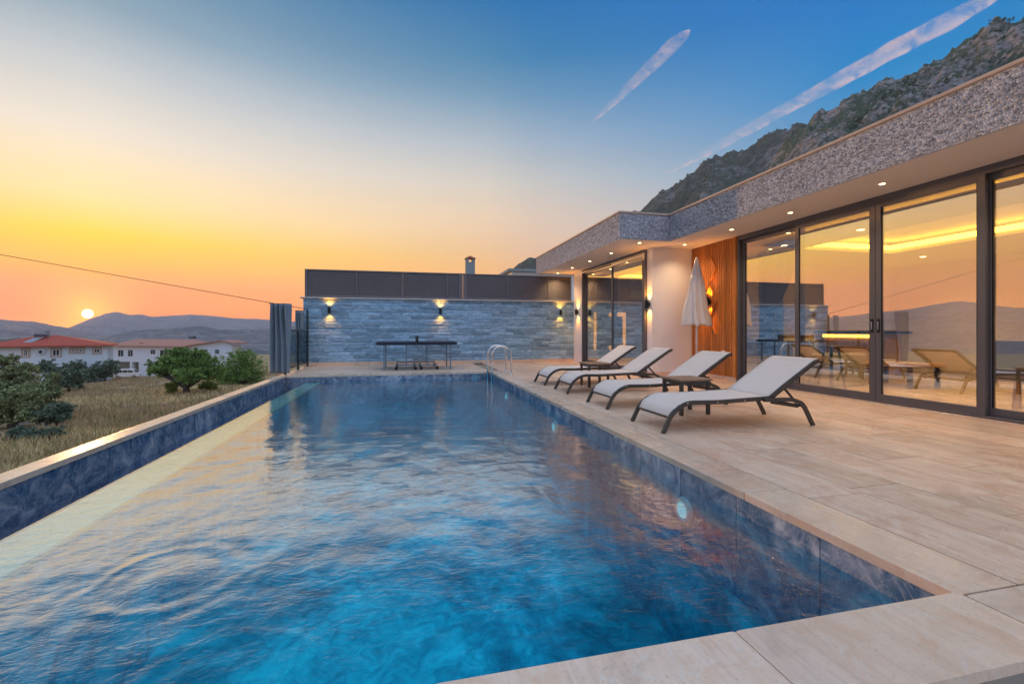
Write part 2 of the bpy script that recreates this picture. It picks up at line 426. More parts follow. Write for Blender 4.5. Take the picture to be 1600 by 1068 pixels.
def foliage(name, a, b, rough=.6, tl=.25):
    m = Mat(name); r = m.n('ShaderNodeNewGeometry').outputs['Random Per Island']
    col = m.mix(r, a, b); n = m.noise(m.pos(), .9, 3); col = m.scale(col, m.n('ShaderNodeMapRange', {0: n, 1: .3, 2: .7, 3: .7, 4: 1.3}).outputs[0])
    p = m.n('ShaderNodeBsdfPrincipled', {'Base Color': col, 'Roughness': rough})
    t = m.n('ShaderNodeBsdfTranslucent', {0: col}); mx = m.n('ShaderNodeMixShader', {0: tl, 1: p.outputs[0], 2: t.outputs[0]})
    m.t.links.new(mx.outputs[0], m.out.inputs[0]); return m.m
M['olive'] = foliage('olive_leaves', (.13,.17,.07), (.42,.45,.22))
M['fig'] = foliage('fig_leaves', (.07,.17,.03), (.30,.44,.11))
M['dkbush'] = foliage('grey_green_leaves', (.08,.13,.09), (.24,.30,.20))
M['ltbush'] = foliage('yellow_green_leaves', (.12,.17,.03), (.28,.30,.06))
M['straw'] = foliage('dry_grass', (.62,.47,.22), (.95,.80,.44), .8)
M['weeds'] = foliage('brown_weeds', (.34,.24,.13), (.55,.40,.23), .8)
M['scrub'] = foliage('mountain_scrub_leaves', (.03,.06,.03), (.09,.14,.07))
M['bark'] = simple('bark', (.085,.065,.05), .9, nscale=20, namt=.4, bump=.6, bscale=30)
def ground():
    m = Mat('dry_field_ground'); p = m.pos()
    n1 = m.noise(p, .12, 6, .65, .6); n2 = m.noise(p, 1.4, 7, .7); n3 = m.noise(p, 12, 5, .7)
    col = m.ramp(n1, [(.3, (.34,.19,.10)), (.5, (.50,.35,.18)), (.68, (.60,.47,.24))])
    col = m.mix(m.ramp(n2, [(.4, 0.0), (.7, .6)]), col, (.20,.17,.07))
    col = m.mix(m.math('MULTIPLY', n3, .4), col, (.10,.08,.05))
    return m.pbr(col, .95, 0, m.bump(m.math('ADD', n2, n3), .6, .08))
M['ground'] = ground()
def hill(name, g, rck, scl, veg=.5):
    m = Mat(name); p = m.pos(); geo = m.n('ShaderNodeNewGeometry')
    n1 = m.noise(p, scl, 10, .7, .5); n2 = m.noise(p, scl*7, 8, .75, .3)
    f = m.math('ADD', m.math('MULTIPLY', n1, .5), m.math('MULTIPLY', n2, .5))
    k = m.ramp(f, [(veg-.05, 0.0), (veg+.03, 1.0)])
    rk = m.mix(m.ramp(n2, [(.4, 0.0), (.65, 1.0)]), tuple(v*.45 for v in rck), rck)
    rk = m.mix(m.ramp(m.noise(p, scl*3, 5), [(.5, 0.0), (.65, .6)]), rk, (.42,.27,.20))
    gg = m.mix(n2, tuple(v*.5 for v in g), tuple(v*1.5 for v in g))
    return m.pbr(m.mix(k, gg, rk), .95, 0, m.bump(f, 1.0, .12/scl))
M['rock'] = hill('limestone_scrub', (.05,.085,.045), (.40,.37,.38), .035, .53)
M['greenhill'] = hill('scrub_mountain', (.05,.075,.045), (.26,.26,.27), .008, .55)
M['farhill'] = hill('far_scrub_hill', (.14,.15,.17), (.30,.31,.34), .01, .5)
M['hwhite'] = simple('house_paint', (.78,.81,.86), .8, nscale=.8, namt=.06, bump=.1)
M['hbeige'] = simple('window_surround', (.55,.42,.36), .8)
def rooftile(name, a, b):
    m = Mat(name); p = m.pos()
    wv = m.n('ShaderNodeTexWave', {'Vector': m.pos(obj=True), 'Scale': 1.2, 'Distortion': .6}, bands_direction='X').outputs['Fac']
    col = m.mix(m.noise(p, 3, 6, .7), a, b); return m.pbr(col, .8, 0, m.bump(wv, .5, .05))
M['redroof'] = rooftile('red_roof_tile', (.38,.05,.03), (.58,.12,.07))
M['pinkroof'] = rooftile('faded_roof_tile', (.42,.18,.13), (.55,.28,.21))
M['solar'] = simple('solar_panel', (.5,.55,.62), .15, .4)
M['tank'] = simple('steel_tank', (.16,.16,.18), .4, .5)
M['van'] = simple('white_van_paint', (.75,.76,.78), .25, namt=.02, bump=0)
M['rubber'] = simple('rubber', (.02,.02,.02), .8)
M['rust'] = simple('rusty_red', (.30,.07,.04), .8)
M['concrete'] = simple('chimney_plaster', (.30,.34,.36), .9, nscale=6, namt=.3, bump=.4)
M['terracotta'] = simple('terracotta', (.42,.10,.05), .8)
M['plastic'] = simple('white_plastic', (.78,.78,.76), .4, bump=.02)
M['lamp_glass'] = emis('underwater_lamp_glass', (.25,.8,1.0), .45)
M['rocks'] = simple('field_stone', (.40,.38,.36), .9, nscale=3, namt=.3, bump=.6)
M['wallpaint'] = simple('interior_paint', (.62,.56,.50), .8, namt=.03)
M['intfloor'] = travertine('interior_floor', (.45,.36,.28), (.58,.48,.39), (.5,.38,.26), .2)
M['screen'] = simple('tv_screen', (.06,.06,.07), .2)

# ================================================================ TERRAIN
def sstep(a, b, x):
    t = np.clip((x-a)/(b-a), 0, 1); return t*t*(3-2*t)
def ground_z(x, y):
    x = np.asarray(x, float); y = np.asarray(y, float)
    r = np.hypot(x, y)
    z = -1.9-.0555*r
    z = np.where(r > 150, -10.2-(r-150)*.035, z); z = np.maximum(z, -34)
    z = z+(fbm(x*.12, y*.12, 4, 3)-.5)*.7*sstep(4, 14, r)+(fbm(x*.9, y*.9, 3, 8)-.5)*.14
    t = sstep(-3.6, -3.3, x)*(1-sstep(24, 60, x+0*y))*(1-sstep(15.2, 17, y))*sstep(-40, -20, y)
    side = sstep(-4, 30, x)*sstep(10, 60, r)
    z = z*(1-side) + (-2.1)*side
    return z*(1-t) + (-1.85)*t
def axis(lo, hi, c, fine, grow=1.12):
    out = [c]; s = fine; v = c
    while v < hi: v += s; out.append(v); s = s*grow if v-c > 14 else s
    s = fine; v = c
    while v > lo: v -= s; out.insert(0, v); s = s*grow if c-v > 14 else s
    return np.array(out)
gx = axis(-4300, 4300, -6, .3, 1.055); gy = axis(-4300, 4300, 8, .4, 1.06)
GX, GY = np.meshgrid(gx, gy, indexing='ij'); GZ = ground_z(GX, GY)
def grid_faces(n, m):
    i = np.arange(n-1)[:, None]*m+np.arange(m-1)[None, :]; i = i.ravel()
    return np.stack([i, i+m, i+m+1, i+1], 1)
np_mesh('ground', np.stack([GX.ravel(), GY.ravel(), GZ.ravel()], 1), grid_faces(len(gx), len(gy)), M['ground'], kind='structure', smooth=True)
def gz(x, y): return float(ground_z(np.array([x]), np.array([y]))[0])

def ridge(name, prof, r0, r1, r2, mat, amp, seed, na=260, nt_=70, base=-36, rough=1.0, nscale=1.0, jag=0.0):
    """a mountain: prof = [(azimuth deg, crest elevation deg)], rises from r0 to a crest at r1 and falls to r2"""
    az = np.array([p[0] for p in prof], float); el = np.array([p[1] for p in prof], float)
    A = np.linspace(az[0], az[-1], na); E = np.interp(A, az, el)
    k = np.hanning(9); k /= k.sum(); E = np.convolve(np.pad(E, 4, mode='edge'), k, 'valid')
    t = np.linspace(0, 1.35, nt_)
    AA, TT = np.meshgrid(np.radians(A), t, indexing='ij'); EE = np.radians(E)[:, None]+0*TT
    rr = np.where(TT <= 1, r0+(r1-r0)*TT, r1+(r2-r1)*(TT-1)/.35)
    rr = rr*(1+.06*(fbm(AA*20, TT*3, 4, seed+5)-.5)*TT)
    X = np.sin(AA)*rr; Y = np.cos(AA)*rr
    crest = 1+np.tan(EE)*r1
    shape = np.where(TT <= 1, np.clip(TT, 0, 1)**1.15, 1-.8*((TT-1)/.35)**1.2)
    nfb = fbm(X/(180*nscale), Y/(180*nscale), 7, seed, True, .55)-.55
    fine = fbm(X/(38*nscale), Y/(38*nscale), 5, seed+9, True, .6)-.6
    env = np.minimum(1, 4*np.abs(1-TT)+.12)
    Z = base+(crest-base)*shape + (nfb*amp*env+fine*amp*.22*rough)*np.clip(TT*3, 0, 1) + jag*fine*np.exp(-((TT-1)*8)**2)
    o = np_mesh(name, np.stack([X.ravel(), Y.ravel(), Z.ravel()], 1), grid_faces(na, nt_), mat, kind='structure', smooth=False if rough > 1.5 else True)
    return o
# rocky mountain rising behind the villa
def px_az(x, y):
    a = (x-800)/711.0; return math.degrees(math.atan(a))+13.3, math.degrees(math.atan((517-y)/711.0/math.sqrt(1+a*a)))
near = [px_az(*p) for p in [(1020,395),(1110,365),(1180,300),(1215,240),(1240,208),(1267,188),(1317,166),(1367,134),(1398,127),(1437,115),(1480,80),(1522,53),(1560,38),(1600,22)]]
near = [(near[0][0]-3, .5)]+near+[(66,25.8),(74,26.5),(90,26),(110,24),(135,18),(150,10),(160,4)]
ridge('mountain', near, 110, 470, 640, M['rock'], 46, 21, 760, 190, rough=1.6, nscale=.42, jag=7)
far = [(10,.5),(12.5,4.2)]+[px_az(*p) for p in [(800,424),(812,414),(826,404),(850,408),(900,396),(950,356),(992,332),(1026,306),(1061,287),(1096,256),(1123,244),(1170,231),(1197,213),(1228,198),(1263,194),(1300,190)]]+[(60,17),(80,12)]
ridge('mountain', far, 420, 900, 1250, M['greenhill'], 60, 41, 420, 110, rough=1.3, nscale=.7, jag=6)
def scrub(o, n, size, seed, dens, name='mountain_scrub'):
    rs = np.random.RandomState(seed); co_ = np.empty(len(o.data.vertices)*3, np.float32); o.data.vertices.foreach_get('co', co_); co_ = co_.reshape(-1, 3)
    k = rs.randint(0, len(co_), n*3); P = co_[k]; keep = (fbm(P[:,0]/45, P[:,1]/45, 4, seed) > dens) & (P[:,2] > 5); P = P[keep][:n]; q = len(P); m_ = 11
    P = np.repeat(P+rs.normal(size=P.shape)*np.array([2.5,2.5,.2]), m_, 0); s_ = np.repeat(size*(.5+rs.rand(q)), m_)[:, None]
    P = P+rs.normal(size=P.shape)*s_*np.array([.5,.5,.35])+np.array([0,0,1])*s_*.35
    a = rs.normal(size=P.shape); a /= np.linalg.norm(a, axis=1)[:, None]; b_ = rs.normal(size=P.shape); b_ -= a*np.sum(a*b_, 1)[:, None]; b_ /= np.linalg.norm(b_, axis=1)[:, None]
    V_ = np.stack([P-a*s_*.5, P+b_*s_*.4, P+a*s_*.5, P-b_*s_*.4], 1).reshape(-1, 3)
    np_mesh(name, V_, np.arange(len(V_)).reshape(-1, 4), M['scrub'], kind='stuff')
scrub(bpy.data.objects['mountain'], 9000, 1.25, 5, .52); scrub(bpy.data.objects['mountain.001'], 5000, 1.7, 8, .5)
# hills of the valley, west and north
h1 = [px_az(*p) for p in [(-250,470),(-120,482),(0,497),(45,500),(90,508),(140,520),(175,528),(230,537)]]
h1 = [(-150,1.0),(-125,2.2),(-100,1.6),(-80,2.8),(-72,3.3),(-66,4.4),(-60,5.0),(-55,3.8),(-48,2.9),(-45,2.4),(-42,1.9)]
h1 = [(-150,1.0),(-125,2.0),(-100,1.6),(-85,1.0),(-74,1.1),(-66,1.5),(-61,2.0),(-57.5,2.7),(-54,2.1),(-49,1.3),(-41,1.1)]+[px_az(*p) for p in [(45,502),(90,510),(140,521),(200,531),(260,545)]]
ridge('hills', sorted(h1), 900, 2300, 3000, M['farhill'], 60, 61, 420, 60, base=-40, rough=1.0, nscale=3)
h2 = [px_az(*p) for p in [(90,545),(160,530),(200,521),(235,517),(270,514),(300,511),(320,510),(345,517),(365,514),(400,512),(440,514),(480,505)]]
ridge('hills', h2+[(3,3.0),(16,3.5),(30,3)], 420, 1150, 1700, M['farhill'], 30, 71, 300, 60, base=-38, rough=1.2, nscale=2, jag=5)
h3 = [px_az(*p) for p in [(60,535),(110,512),(140,500),(165,491),(182,487),(205,492),(222,491),(240,495),(300,492),(360,496),(420,500),(500,506),(600,510)]]
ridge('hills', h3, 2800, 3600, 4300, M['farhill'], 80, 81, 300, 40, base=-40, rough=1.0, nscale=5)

# ================================================================ HAZE
hz = MB(); hz.box(-HZ_L, -HZ_L, -60, HZ_L, HZ_L, HZ_T)
hm = Mat('haze_air'); pv = hm.n('ShaderNodeVolumePrincipled', {'Color': (.84,.84,1.0,1), 'Density': HZ_S, 'Anisotropy': .25})
hm.t.links.new(pv.outputs[0], hm.out.inputs['Volume'])
hz.build('haze', hm.m, kind='stuff')

# ================================================================ POOL
PX0, PX1, PY0, PY1 = -2.60, 2.07, 1.29, 11.1      # inner faces below the coping
WZ = -.153; WEI, WEO = -1.86, -2.17
pool = thing('swimming_pool', '', '')
for k_ in ('label', 'category'): del pool[k_]
pool['kind'] = 'structure'
b = MB(); D = -1.45
# basin shell with real wall thickness
b.box(WEI, PY0, D-.2, PX1, PY1, D)
b.box(PX1, PY0-.2, D-.2, PX1+.2, PY1+.2, -.05)
b.box(PX0-.15, PY1, D-.2, PX1, PY1+.2, -.05)
b.box(PX0-.15, PY0-.2, D-.2, PX1, PY0, -.05)
b.build('basin', M['basin'], pool)
b = MB(); b.box(WEO, PY0, D-.2, WEI, PY1, WZ-.05); b.build('weir_wall', M['basin'], pool)
wb = MB(); wb.box(WEO, PY0, WZ-.049, WEI, PY1, WZ-.012)
wb.build('overflow_weir', M['coping'], pool, bevel=.006)
b = MB(); b.box(PX0, PY0, -.55, WEO, PY1, -.42); b.build('overflow_trough', M['marble'], pool)
# marble tile bands, each tile a piece
def unit(name, mat, bev=.01):
    m = MB(); m.box(-.5,-.5,-.5,.5,.5,.5)
    o = m.build(name, mat, bevel=bev or 0); me = o.data; bpy.data.objects.remove(o); return me
U = {}
def piece(name, me, c, s, parent, rot=None):
    o = bpy.data.objects.new(name, me); C.objects.link(o); o.parent = parent
    o.location = Vector(c)-wloc(parent); o.scale = s
    if rot: o.rotation_euler = rot
    return o
U['marble'] = unit('pool_tile', M['marble'], .006)
y = PY0
k = 0
while y < PY1-.01:                      # right side band
    y2 = min(PY1, y+.6); 
    piece('pool_tile', U['marble'], (PX1-.008, (y+y2)/2, -.36), (.016, y2-y-.006, .66), pool); y = y2
x = WEI
while x < PX1-.01:                      # far and near bands
    x2 = min(PX1, x+.6)
    piece('pool_tile', U['marble'], ((x+x2)/2, PY1-.008, -.36), (x2-x-.006, .016, .66), pool)
    piece('pool_tile', U['marble'], ((x+x2)/2, PY0+.008, -.36), (x2-x-.006, .016, .66), pool); x = x2
piece('pool_tile', U['marble'], ((PX0+WEI)/2, PY1-.009, -.30), (WEI-PX0-.006, .014, .54), pool)
y = PY0
while y < PY1-.01:                      # tall band on the outer trough wall
    y2 = min(PY1, y+1.2)
    piece('pool_tile', U['marble'], (PX0-.008, (y+y2)/2, -.285), (.016, y2-y-.006, .50), pool); y = y2
# outer wall under the left coping
b = MB(); b.box(-2.745, PY0-6, -4.2, PX0-.018, 14.07, -.048); b.box(-2.745, 14.07, -4.2, -2.6, 14.4, -.1)
b.build('retaining_wall', M['stucco'], pool)

# water: real waves on a fine sheet
def water_sheet(x0, x1, y0, y1, nx, ny):
    xs = np.linspace(x0, x1, nx); ys = np.linspace(y0, y1, ny); X, Y = np.meshgrid(xs, ys, indexing='ij'); Z = np.zeros_like(X)
    rs = np.random.RandomState(5)
    dx = X+.25*(fbm(X*.8, Y*.8, 3, 2)-.5); dy = Y+.25*(fbm(X*.8+9, Y*.8, 3, 4)-.5)
    for i in range(46):
        lam = .07*(7**rs.rand()); th = rs.uniform(-.4, 2.9); kx, ky = math.cos(th)*2*math.pi/lam, math.sin(th)*2*math.pi/lam
        Z += (.00082*lam)*np.sin(kx*dx+ky*dy+rs.rand()*6.28)
    rough = .45+1.0*fbm(X*.55+4, Y*.45, 3, 31)
    Z *= rough
    Z *= .55+.75*np.exp(-((Y-4.2)/2.6)**2)
    # swirl where the return jet wells up
    for (cx, cy, r0, am) in [(-1.05, 2.45, .34, .0017), (-.2, 5.0, .3, .0010), (.9, 3.6, .3, .001), (-.6, 1.7, .25, .0012)]:
        d = np.hypot((X-cx)*1.0+.42*(fbm(X*1.9, Y*1.9, 4, 77)-.5), (Y-cy)*1.15)
        Z += am*np.exp(-((d-r0)/.10)**2)*np.sin((d-r0)*38+4*fbm(X*2, Y*2, 2, 5)) + am*.8*np.exp(-(d/.22)**2)
    Z *= .12+.88*sstep(WEI+.0, WEI+.12, X)
    fade = np.minimum(1, np.minimum((X-x0), (x1-X))/.03+.2)
    Z = Z*fade + WZ
    return np_mesh('water', np.stack([X.ravel(), Y.ravel(), Z.ravel()], 1), grid_faces(nx, ny), M['water'], kind='structure', smooth=True)
water_sheet(WEO, PX1-.016, PY0+.016, PY1-.016, 300, 640)
b = MB(); b.box(PX0+.001, PY0+.016, -.41, WEO-.001, PY1-.017, -.30); b.build('water', M['trough_water'], kind='structure')

# underwater lamps on the right wall, floor inlet
for (yy, zc, lab) in [(9.1, -.34, 'round underwater pool lamp on the right wall nearest the ladder'), (3.03, -.34, 'round underwater pool lamp on the right wall nearest the camera corner'), (6.05, -.34, 'round underwater pool lamp on the right wall farther along, level with the third lounger'), ]:
    t = thing('pool_lamp', lab, 'pool lamp', (PX1-.016, yy, zc), 'underwater lamps in the pool wall')
    m = MB(); m.tube([(PX1-.016, yy, zc), (PX1-.045, yy, zc)], [.095, .085], 24); m.build('rim', M['plastic'], t)
    m = MB(); m.tube([(PX1-.045, yy, zc), (PX1-.052, yy, zc)], [.06, .05], 20); m.build('lens', M['lamp_glass'], t)
    l = bpy.data.lights.new('lamp_light', 'AREA'); l.shape = 'DISK'; l.size = .11; l.energy = 2.5; l.color = (.15,.6,1.0)
    o = bpy.data.objects.new('lamp_light', l); C.objects.link(o); o.parent = t; o.location = (-.045, 0, 0); o.rotation_euler = Vector((-1,0,.12)).to_track_quat('-Z', 'Y').to_euler()
fi = MB(); fi.lathe((.37, 2.67, D), [(.075,0),(.075,.01),(.05,.02),(.0,.022)], 20)
fi = fi.build('floor_inlet', M['plastic']); tag(fi, 'small pale round inlet fitting on the pool floor', 'pool inlet')

# ================================================================ DECK
deck = MB(); deck.box(PX1+.2, .985, -1.95, 6.45, 14.07, -.035); deck.box(-2.7, PY1+.2, -1.95, PX1+.2, 14.07, -.035)
deck.box(-2.74, .985, -1.95, PX1+.2, PY0-.2, -.035)
dk = deck.build('pool_deck', M['grout'], kind='structure')
U['trav'] = unit('tile', M['trav'], .008); U['travx'] = unit('tile', M['trav_x'], .008); U['coping'] = unit('coping_stone', M['coping'], .012)
def tiles(x0, x1, y0, y1, wx, ly, along='y', seed=0):
    rr = random.Random(seed)
    if along == 'y':
        n = max(1, round((x1-x0)/wx)); wx = (x1-x0)/n
        for i in range(n):
            y = y0-rr.random()*ly
            while y < y1-.02:
                L = ly*rr.choice([.75, 1, 1, 1.25]); a, c = max(y, y0), min(y+L, y1)
                if c-a > .05: piece('tile', U['trav'], (x0+wx*(i+.5), (a+c)/2, -.0175+rr.uniform(-.0006,.0006)), (wx-.004, c-a-.004, .035), dk)
                y += L
    else:
        n = max(1, round((y1-y0)/wx)); wy = (y1-y0)/n
        for i in range(n):
            x = x0-rr.random()*ly
            while x < x1-.02:
                L = ly*rr.choice([.75, 1, 1, 1.25]); a, c = max(x, x0), min(x+L, x1)
                if c-a > .05: piece('tile', U['travx'], ((a+c)/2, y0+wy*(i+.5), -.0175+rr.uniform(-.0006,.0006)), (c-a-.004, wy-.004, .035), dk)
                x += L
tiles(PX1+.29, 6.40, 1.29, 14.05, .42, 1.25, 'y', 3)
tiles(-2.6, PX1-.01, PY1+.29, 14.05, .42, 1.1, 'x', 5)
tiles(PX1+.0, 6.40, .985, 1.285, .3, 1.3, 'x', 8)
# coping
def cop(x0, y0, x1, y1, n, along, parent=dk, z=-.0225, t=.045):
    for i in range(n):
        if along == 'y':
            a, c = y0+(y1-y0)*i/n, y0+(y1-y0)*(i+1)/n
            piece('coping_stone', U['coping'], ((x0+x1)/2, (a+c)/2, z), (x1-x0-.003, c-a-.004, t), parent)
        else:
            a, c = x0+(x1-x0)*i/n, x0+(x1-x0)*(i+1)/n
            piece('coping_stone', U['coping'], ((a+c)/2, (y0+y1)/2, z), (c-a-.004, y1-y0-.003, t), parent)
cop(PX1-.025, 1.29, PX1+.287, 11.39, 9, 'y')
cop(-2.62, PY1-.025, PX1-.028, PY1+.287, 5, 'x')
cop(-2.9, .985, PX1-.003, PY0+.02, 5, 'x')
cop(-2.765, PY0+.02, -2.585, 14.05, 11, 'y')
# lower paving by the camera
b = MB(); b.box(-2.73, -8, -1.95, 6.4, .95, -.18); b.build('lower_paving', M['paving'], kind='structure')

# ================================================================ BACK WALL
wall = thing('stone_garden_wall', 'grey blue split stone garden wall closing the far end of the terrace', 'wall', (1.2, 14.25, 0))
b = MB(); b.box(-2.82, 14.09, -.6, 5.42, 14.40, 1.935); b.build('wall_core', M['ledger'], wall)
b = MB(); b.box(-2.90, 14.00, 1.94, 5.42, 14.44, 1.975); b.build('wall_cap', M['stonecap'], wall, bevel=.006)
b = MB(); b.box(-2.80, 14.035, 0.0, 5.42, 14.075, .095); b.build('skirting', M['coping'], wall, bevel=.004)
def stone_mesh(seed):
    rr = random.Random(seed); nx, nz = 5, 2
    bm = bmesh.new(); g = {}
    for i in range(nx+1):
        for j in range(nz+1):
            e = i in (0, nx) or j in (0, nz)
            g[i, j] = bm.verts.new((-.5+i/nx, -.5-(rr.uniform(.0, .35) if e else rr.uniform(.2, .7)), -.5+j/nz))
    bk = [bm.verts.new((sx*.5, .5, sz*.5)) for sx, sz in ((-1,-1),(1,-1),(1,1),(-1,1))]
    for i in range(nx):
        for j in range(nz): bm.faces.new((g[i,j], g[i+1,j], g[i+1,j+1], g[i,j+1]))
    bm.faces.new([g[i, 0] for i in range(nx, -1, -1)]+[bk[0], bk[1]])
    bm.faces.new([g[i, nz] for i in range(nx+1)]+[bk[2], bk[3]])
    bm.faces.new([g[0, j] for j in range(nz+1)]+[bk[3], bk[0]])
    bm.faces.new([g[nx, j] for j in range(nz, -1, -1)]+[bk[1], bk[2]])
    me = bpy.data.meshes.new('stone'); bm.to_mesh(me); bm.free(); me.materials.append(M['ledger']); return me
SM = [stone_mesh(i) for i in range(10)]
rr = random.Random(4); rows = 19; hgt = (1.937-.097)/rows; cnt = 0
for r_ in range(rows):
    z0 = .097+r_*hgt; x = -2.82-rr.random()*.0
    while x < 5.40:
        L = rr.uniform(.38, .78); x2 = min(x+L, 5.41)
        if 5.41-x2 < .15: x2 = 5.41
        dep = rr.uniform(.016, .028)
        piece('stone', SM[cnt % 10], ((x+x2)/2, 14.088-dep/2, z0+hgt/2), (x2-x-.004, dep, hgt-.004), wall); cnt += 1
        x = x2

# louvred fence on the wall
fence = thing('louvre_fence', 'dark grey horizontal louvre fence standing on top of the stone wall', 'fence', (1.2, 14.25, 1.975))
def wx_at(px, Y=14.2):
    a = (px-800)/711.0; return Y*(CP*a+SP)/(CP-SP*a)
posts = [wx_at(p) for p in (478, 557, 629, 699)]; posts2 = [wx_at(p) for p in (727, 793, 857)]+[5.36]
FZ0, FZ1 = 1.99, 2.80
U['louv'] = unit('slat', M['louvre'], 0)
m = MB(); m.bar((posts[0]-.03, 14.25, FZ1-.02), (5.37, 14.25, FZ1-.02), .06, .045, up=(0,0,1)); m.build('top_rail', M['louvre'], fence, bevel=.004)
m = MB(); m.bar((posts[0]-.03, 14.25, FZ0+.02), (5.37, 14.25, FZ0+.02), .06, .045, up=(0,0,1)); m.build('bottom_rail', M['louvre'], fence, bevel=.004)
allp = posts+[wx_at(720)]+posts2
for i, p in enumerate(allp):
    wd = .125 if i in (4, 5) else (.07 if i == 0 else .045)
    m = MB(); m.box(p-wd/2, 14.215, 1.976, p+wd/2, 14.285, FZ1+.003); m.build('post', M['louvre'], fence, bevel=.004)
for a, c in list(zip(allp[:4], allp[1:5]))+list(zip(allp[5:], allp[6:])):
    for k in range(11):
        z = FZ0+.08+k*(FZ1-FZ0-.16)/10
        piece('slat', U['louv'], ((a+c)/2, 14.25, z), (c-a-.047, .012, .078), fence, rot=(R(-32),0,0))

# ================================================================ VILLA
villa = thing('villa', 'single storey modern villa with stone fascia roof and tall glass doors', 'house', (6.4, 6.5, 0))
XW, XF, XB, XR = 6.45, 5.34, 5.40, 4.22      # main glass, main fascia, front room glass, front room fascia
YC, YR, YE = 9.2, 8.42, 14.35
ZS, ZT = 2.87, 3.385
def vp(name, fn, mat, **k):
    m = MB(); fn(m); return m.build(name, mat, villa, **k)
# soffit slabs
vp('soffit', lambda m: (m.box(XF+.04, -2.5, ZS, 12.5, YR-.01, ZS+.10), m.box(XR+.04, YR+.03, ZS, 12.5, YE-.03, ZS+.10), m.box(XF+.04, YR-.01, ZS, 12.5, YR+.03, ZS+.10)), M['soffit'])
vp('roof', lambda m: (m.box(XF+.04, -2.5, ZS+.10, 12.5, YR+.03, ZT-.03), m.box(XR+.04, YR+.03, ZS+.10, 12.5, YE-.03, ZT-.03)), M['concrete'])
def trim_profile(m):
    m.box(XF-.035, -2.5, ZT-.005, XF+.2, YR-.035, ZT+.03)
    m.box(XR-.035, YR-.035, ZT-.005, XF+.2, YR+.2, ZT+.03)
    m.box(XR-.035, YR+.2, ZT-.005, XR+.2, YE+.02, ZT+.03)
vp('roof_cap', trim_profile, M['cap'], bevel=.005)
fas = vp('fascia', lambda m: (m.box(XF, -2.5, ZS-.012, XF+.04, YR, ZT-.006), m.box(XR, YR, ZS-.012, XF+.04, YR+.04, ZT-.006), m.box(XR, YR+.04, ZS-.012, XR+.04, YE, ZT-.006)), M['mosaic'])
# split-face chips on the fascia: real relief, joined
def chips(p0, p1, nrm, seed, fine=1.0):
    rr = random.Random(seed); V_, F_ = [], []
    p0 = Vector(p0); p1 = Vector(p1); L = (p1-p0).length; d = (p1-p0).normalized(); n = Vector(nrm)
    z = ZS-.012
    while z < ZT-.012:
        hh = rr.uniform(.012, .022)*fine; z2 = min(z+hh, ZT-.008); s = 0
        while s < L-1e-4:
            w_ = rr.uniform(.014, .036)*fine; s2 = min(L, s+w_); t = [rr.uniform(.003, .015) for _ in range(4)]
            base = len(V_)
            g = .0015
            for (ss, zz_) in ((s+g, z+g), (s2-g, z+g), (s2-g, z2-g), (s+g, z2-g)): q = p0+d*ss+n*.0; V_.append((q.x, q.y, zz_))
            k2 = 0
            e = .003
            for (ss, zz_) in ((s+g+e, z+g+e), (s2-g-e, z+g+e), (s2-g-e, z2-g-e), (s+g+e, z2-g-e)): q = p0+d*ss+n*t[k2]; V_.append((q.x, q.y, zz_)); k2 += 1
            F_ += [(base+4, base+5, base+6, base+7), (base, base+1, base+5, base+4), (base+1, base+2, base+6, base+5), (base+2, base+3, base+7, base+6), (base+3, base, base+4, base+7)]
            s = s2
        z = z2
    return V_, F_
for i, (a, c, n) in enumerate([((XF, -2.5, 0), (XF, YR, 0), (-1,0,0)), ((XR, YR, 0), (XF, YR, 0), (0,-1,0)), ((XR, YR, 0), (XR, YE, 0), (-1,0,0)), ((XR, YE, 0), (9, YE, 0), (0,1,0))]):
    v_, f_ = chips(a, c, n, 50+i)
    o = np_mesh('stone_chips', v_, f_, M['mosaic'], fas, kind='stuff')
# walls
vp('wall', lambda m: m.box(XB, YC, -.3, XW+.15, 9.42, ZS), M['stucco'], bevel=.004)          # wall facing the pool end of the umbrella corner
vp('pillar', lambda m: m.box(XB, 13.22, -.3, XB+.25, 14.05, ZS), M['stucco'], bevel=.004)
vp('wall', lambda m: (m.box(XB+.26, 14.0, -.3, 12.5, 14.3, ZS), m.box(12.3, -2.5, -.3, 12.5, 14.0, ZS), m.box(XW+.15, YC+.0, -.3, 12.3, 9.42, ZS), m.box(XW, -2.5, -.3, 12.3, -2.3, ZS)), M['wallpaint'])
vp('wall_base', lambda m: (m.box(XB-.012, 9.188, 0, XW-.03, 9.199, .08), m.box(XB-.012, 9.2, 0, XB-.001, 9.42, .08)), M['coping'])
vp('interior_floor', lambda m: m.box(XW+.02, -2.3, -1.95, 12.3, 9.2, -.02), M['intfloor'])
vp('interior_floor', lambda m: (m.box(XW+.02, 9.42, -1.95, 12.3, 14.0, -.02), m.box(XB+.02, 9.42, -.034, XW+.015, 14.0, -.02)), M['intfloor'])
vp('door_sill', lambda m: m.box(XW-.10, -.2, -.03, XW+.02, 7.74, .012), M['coping'], bevel=.003)
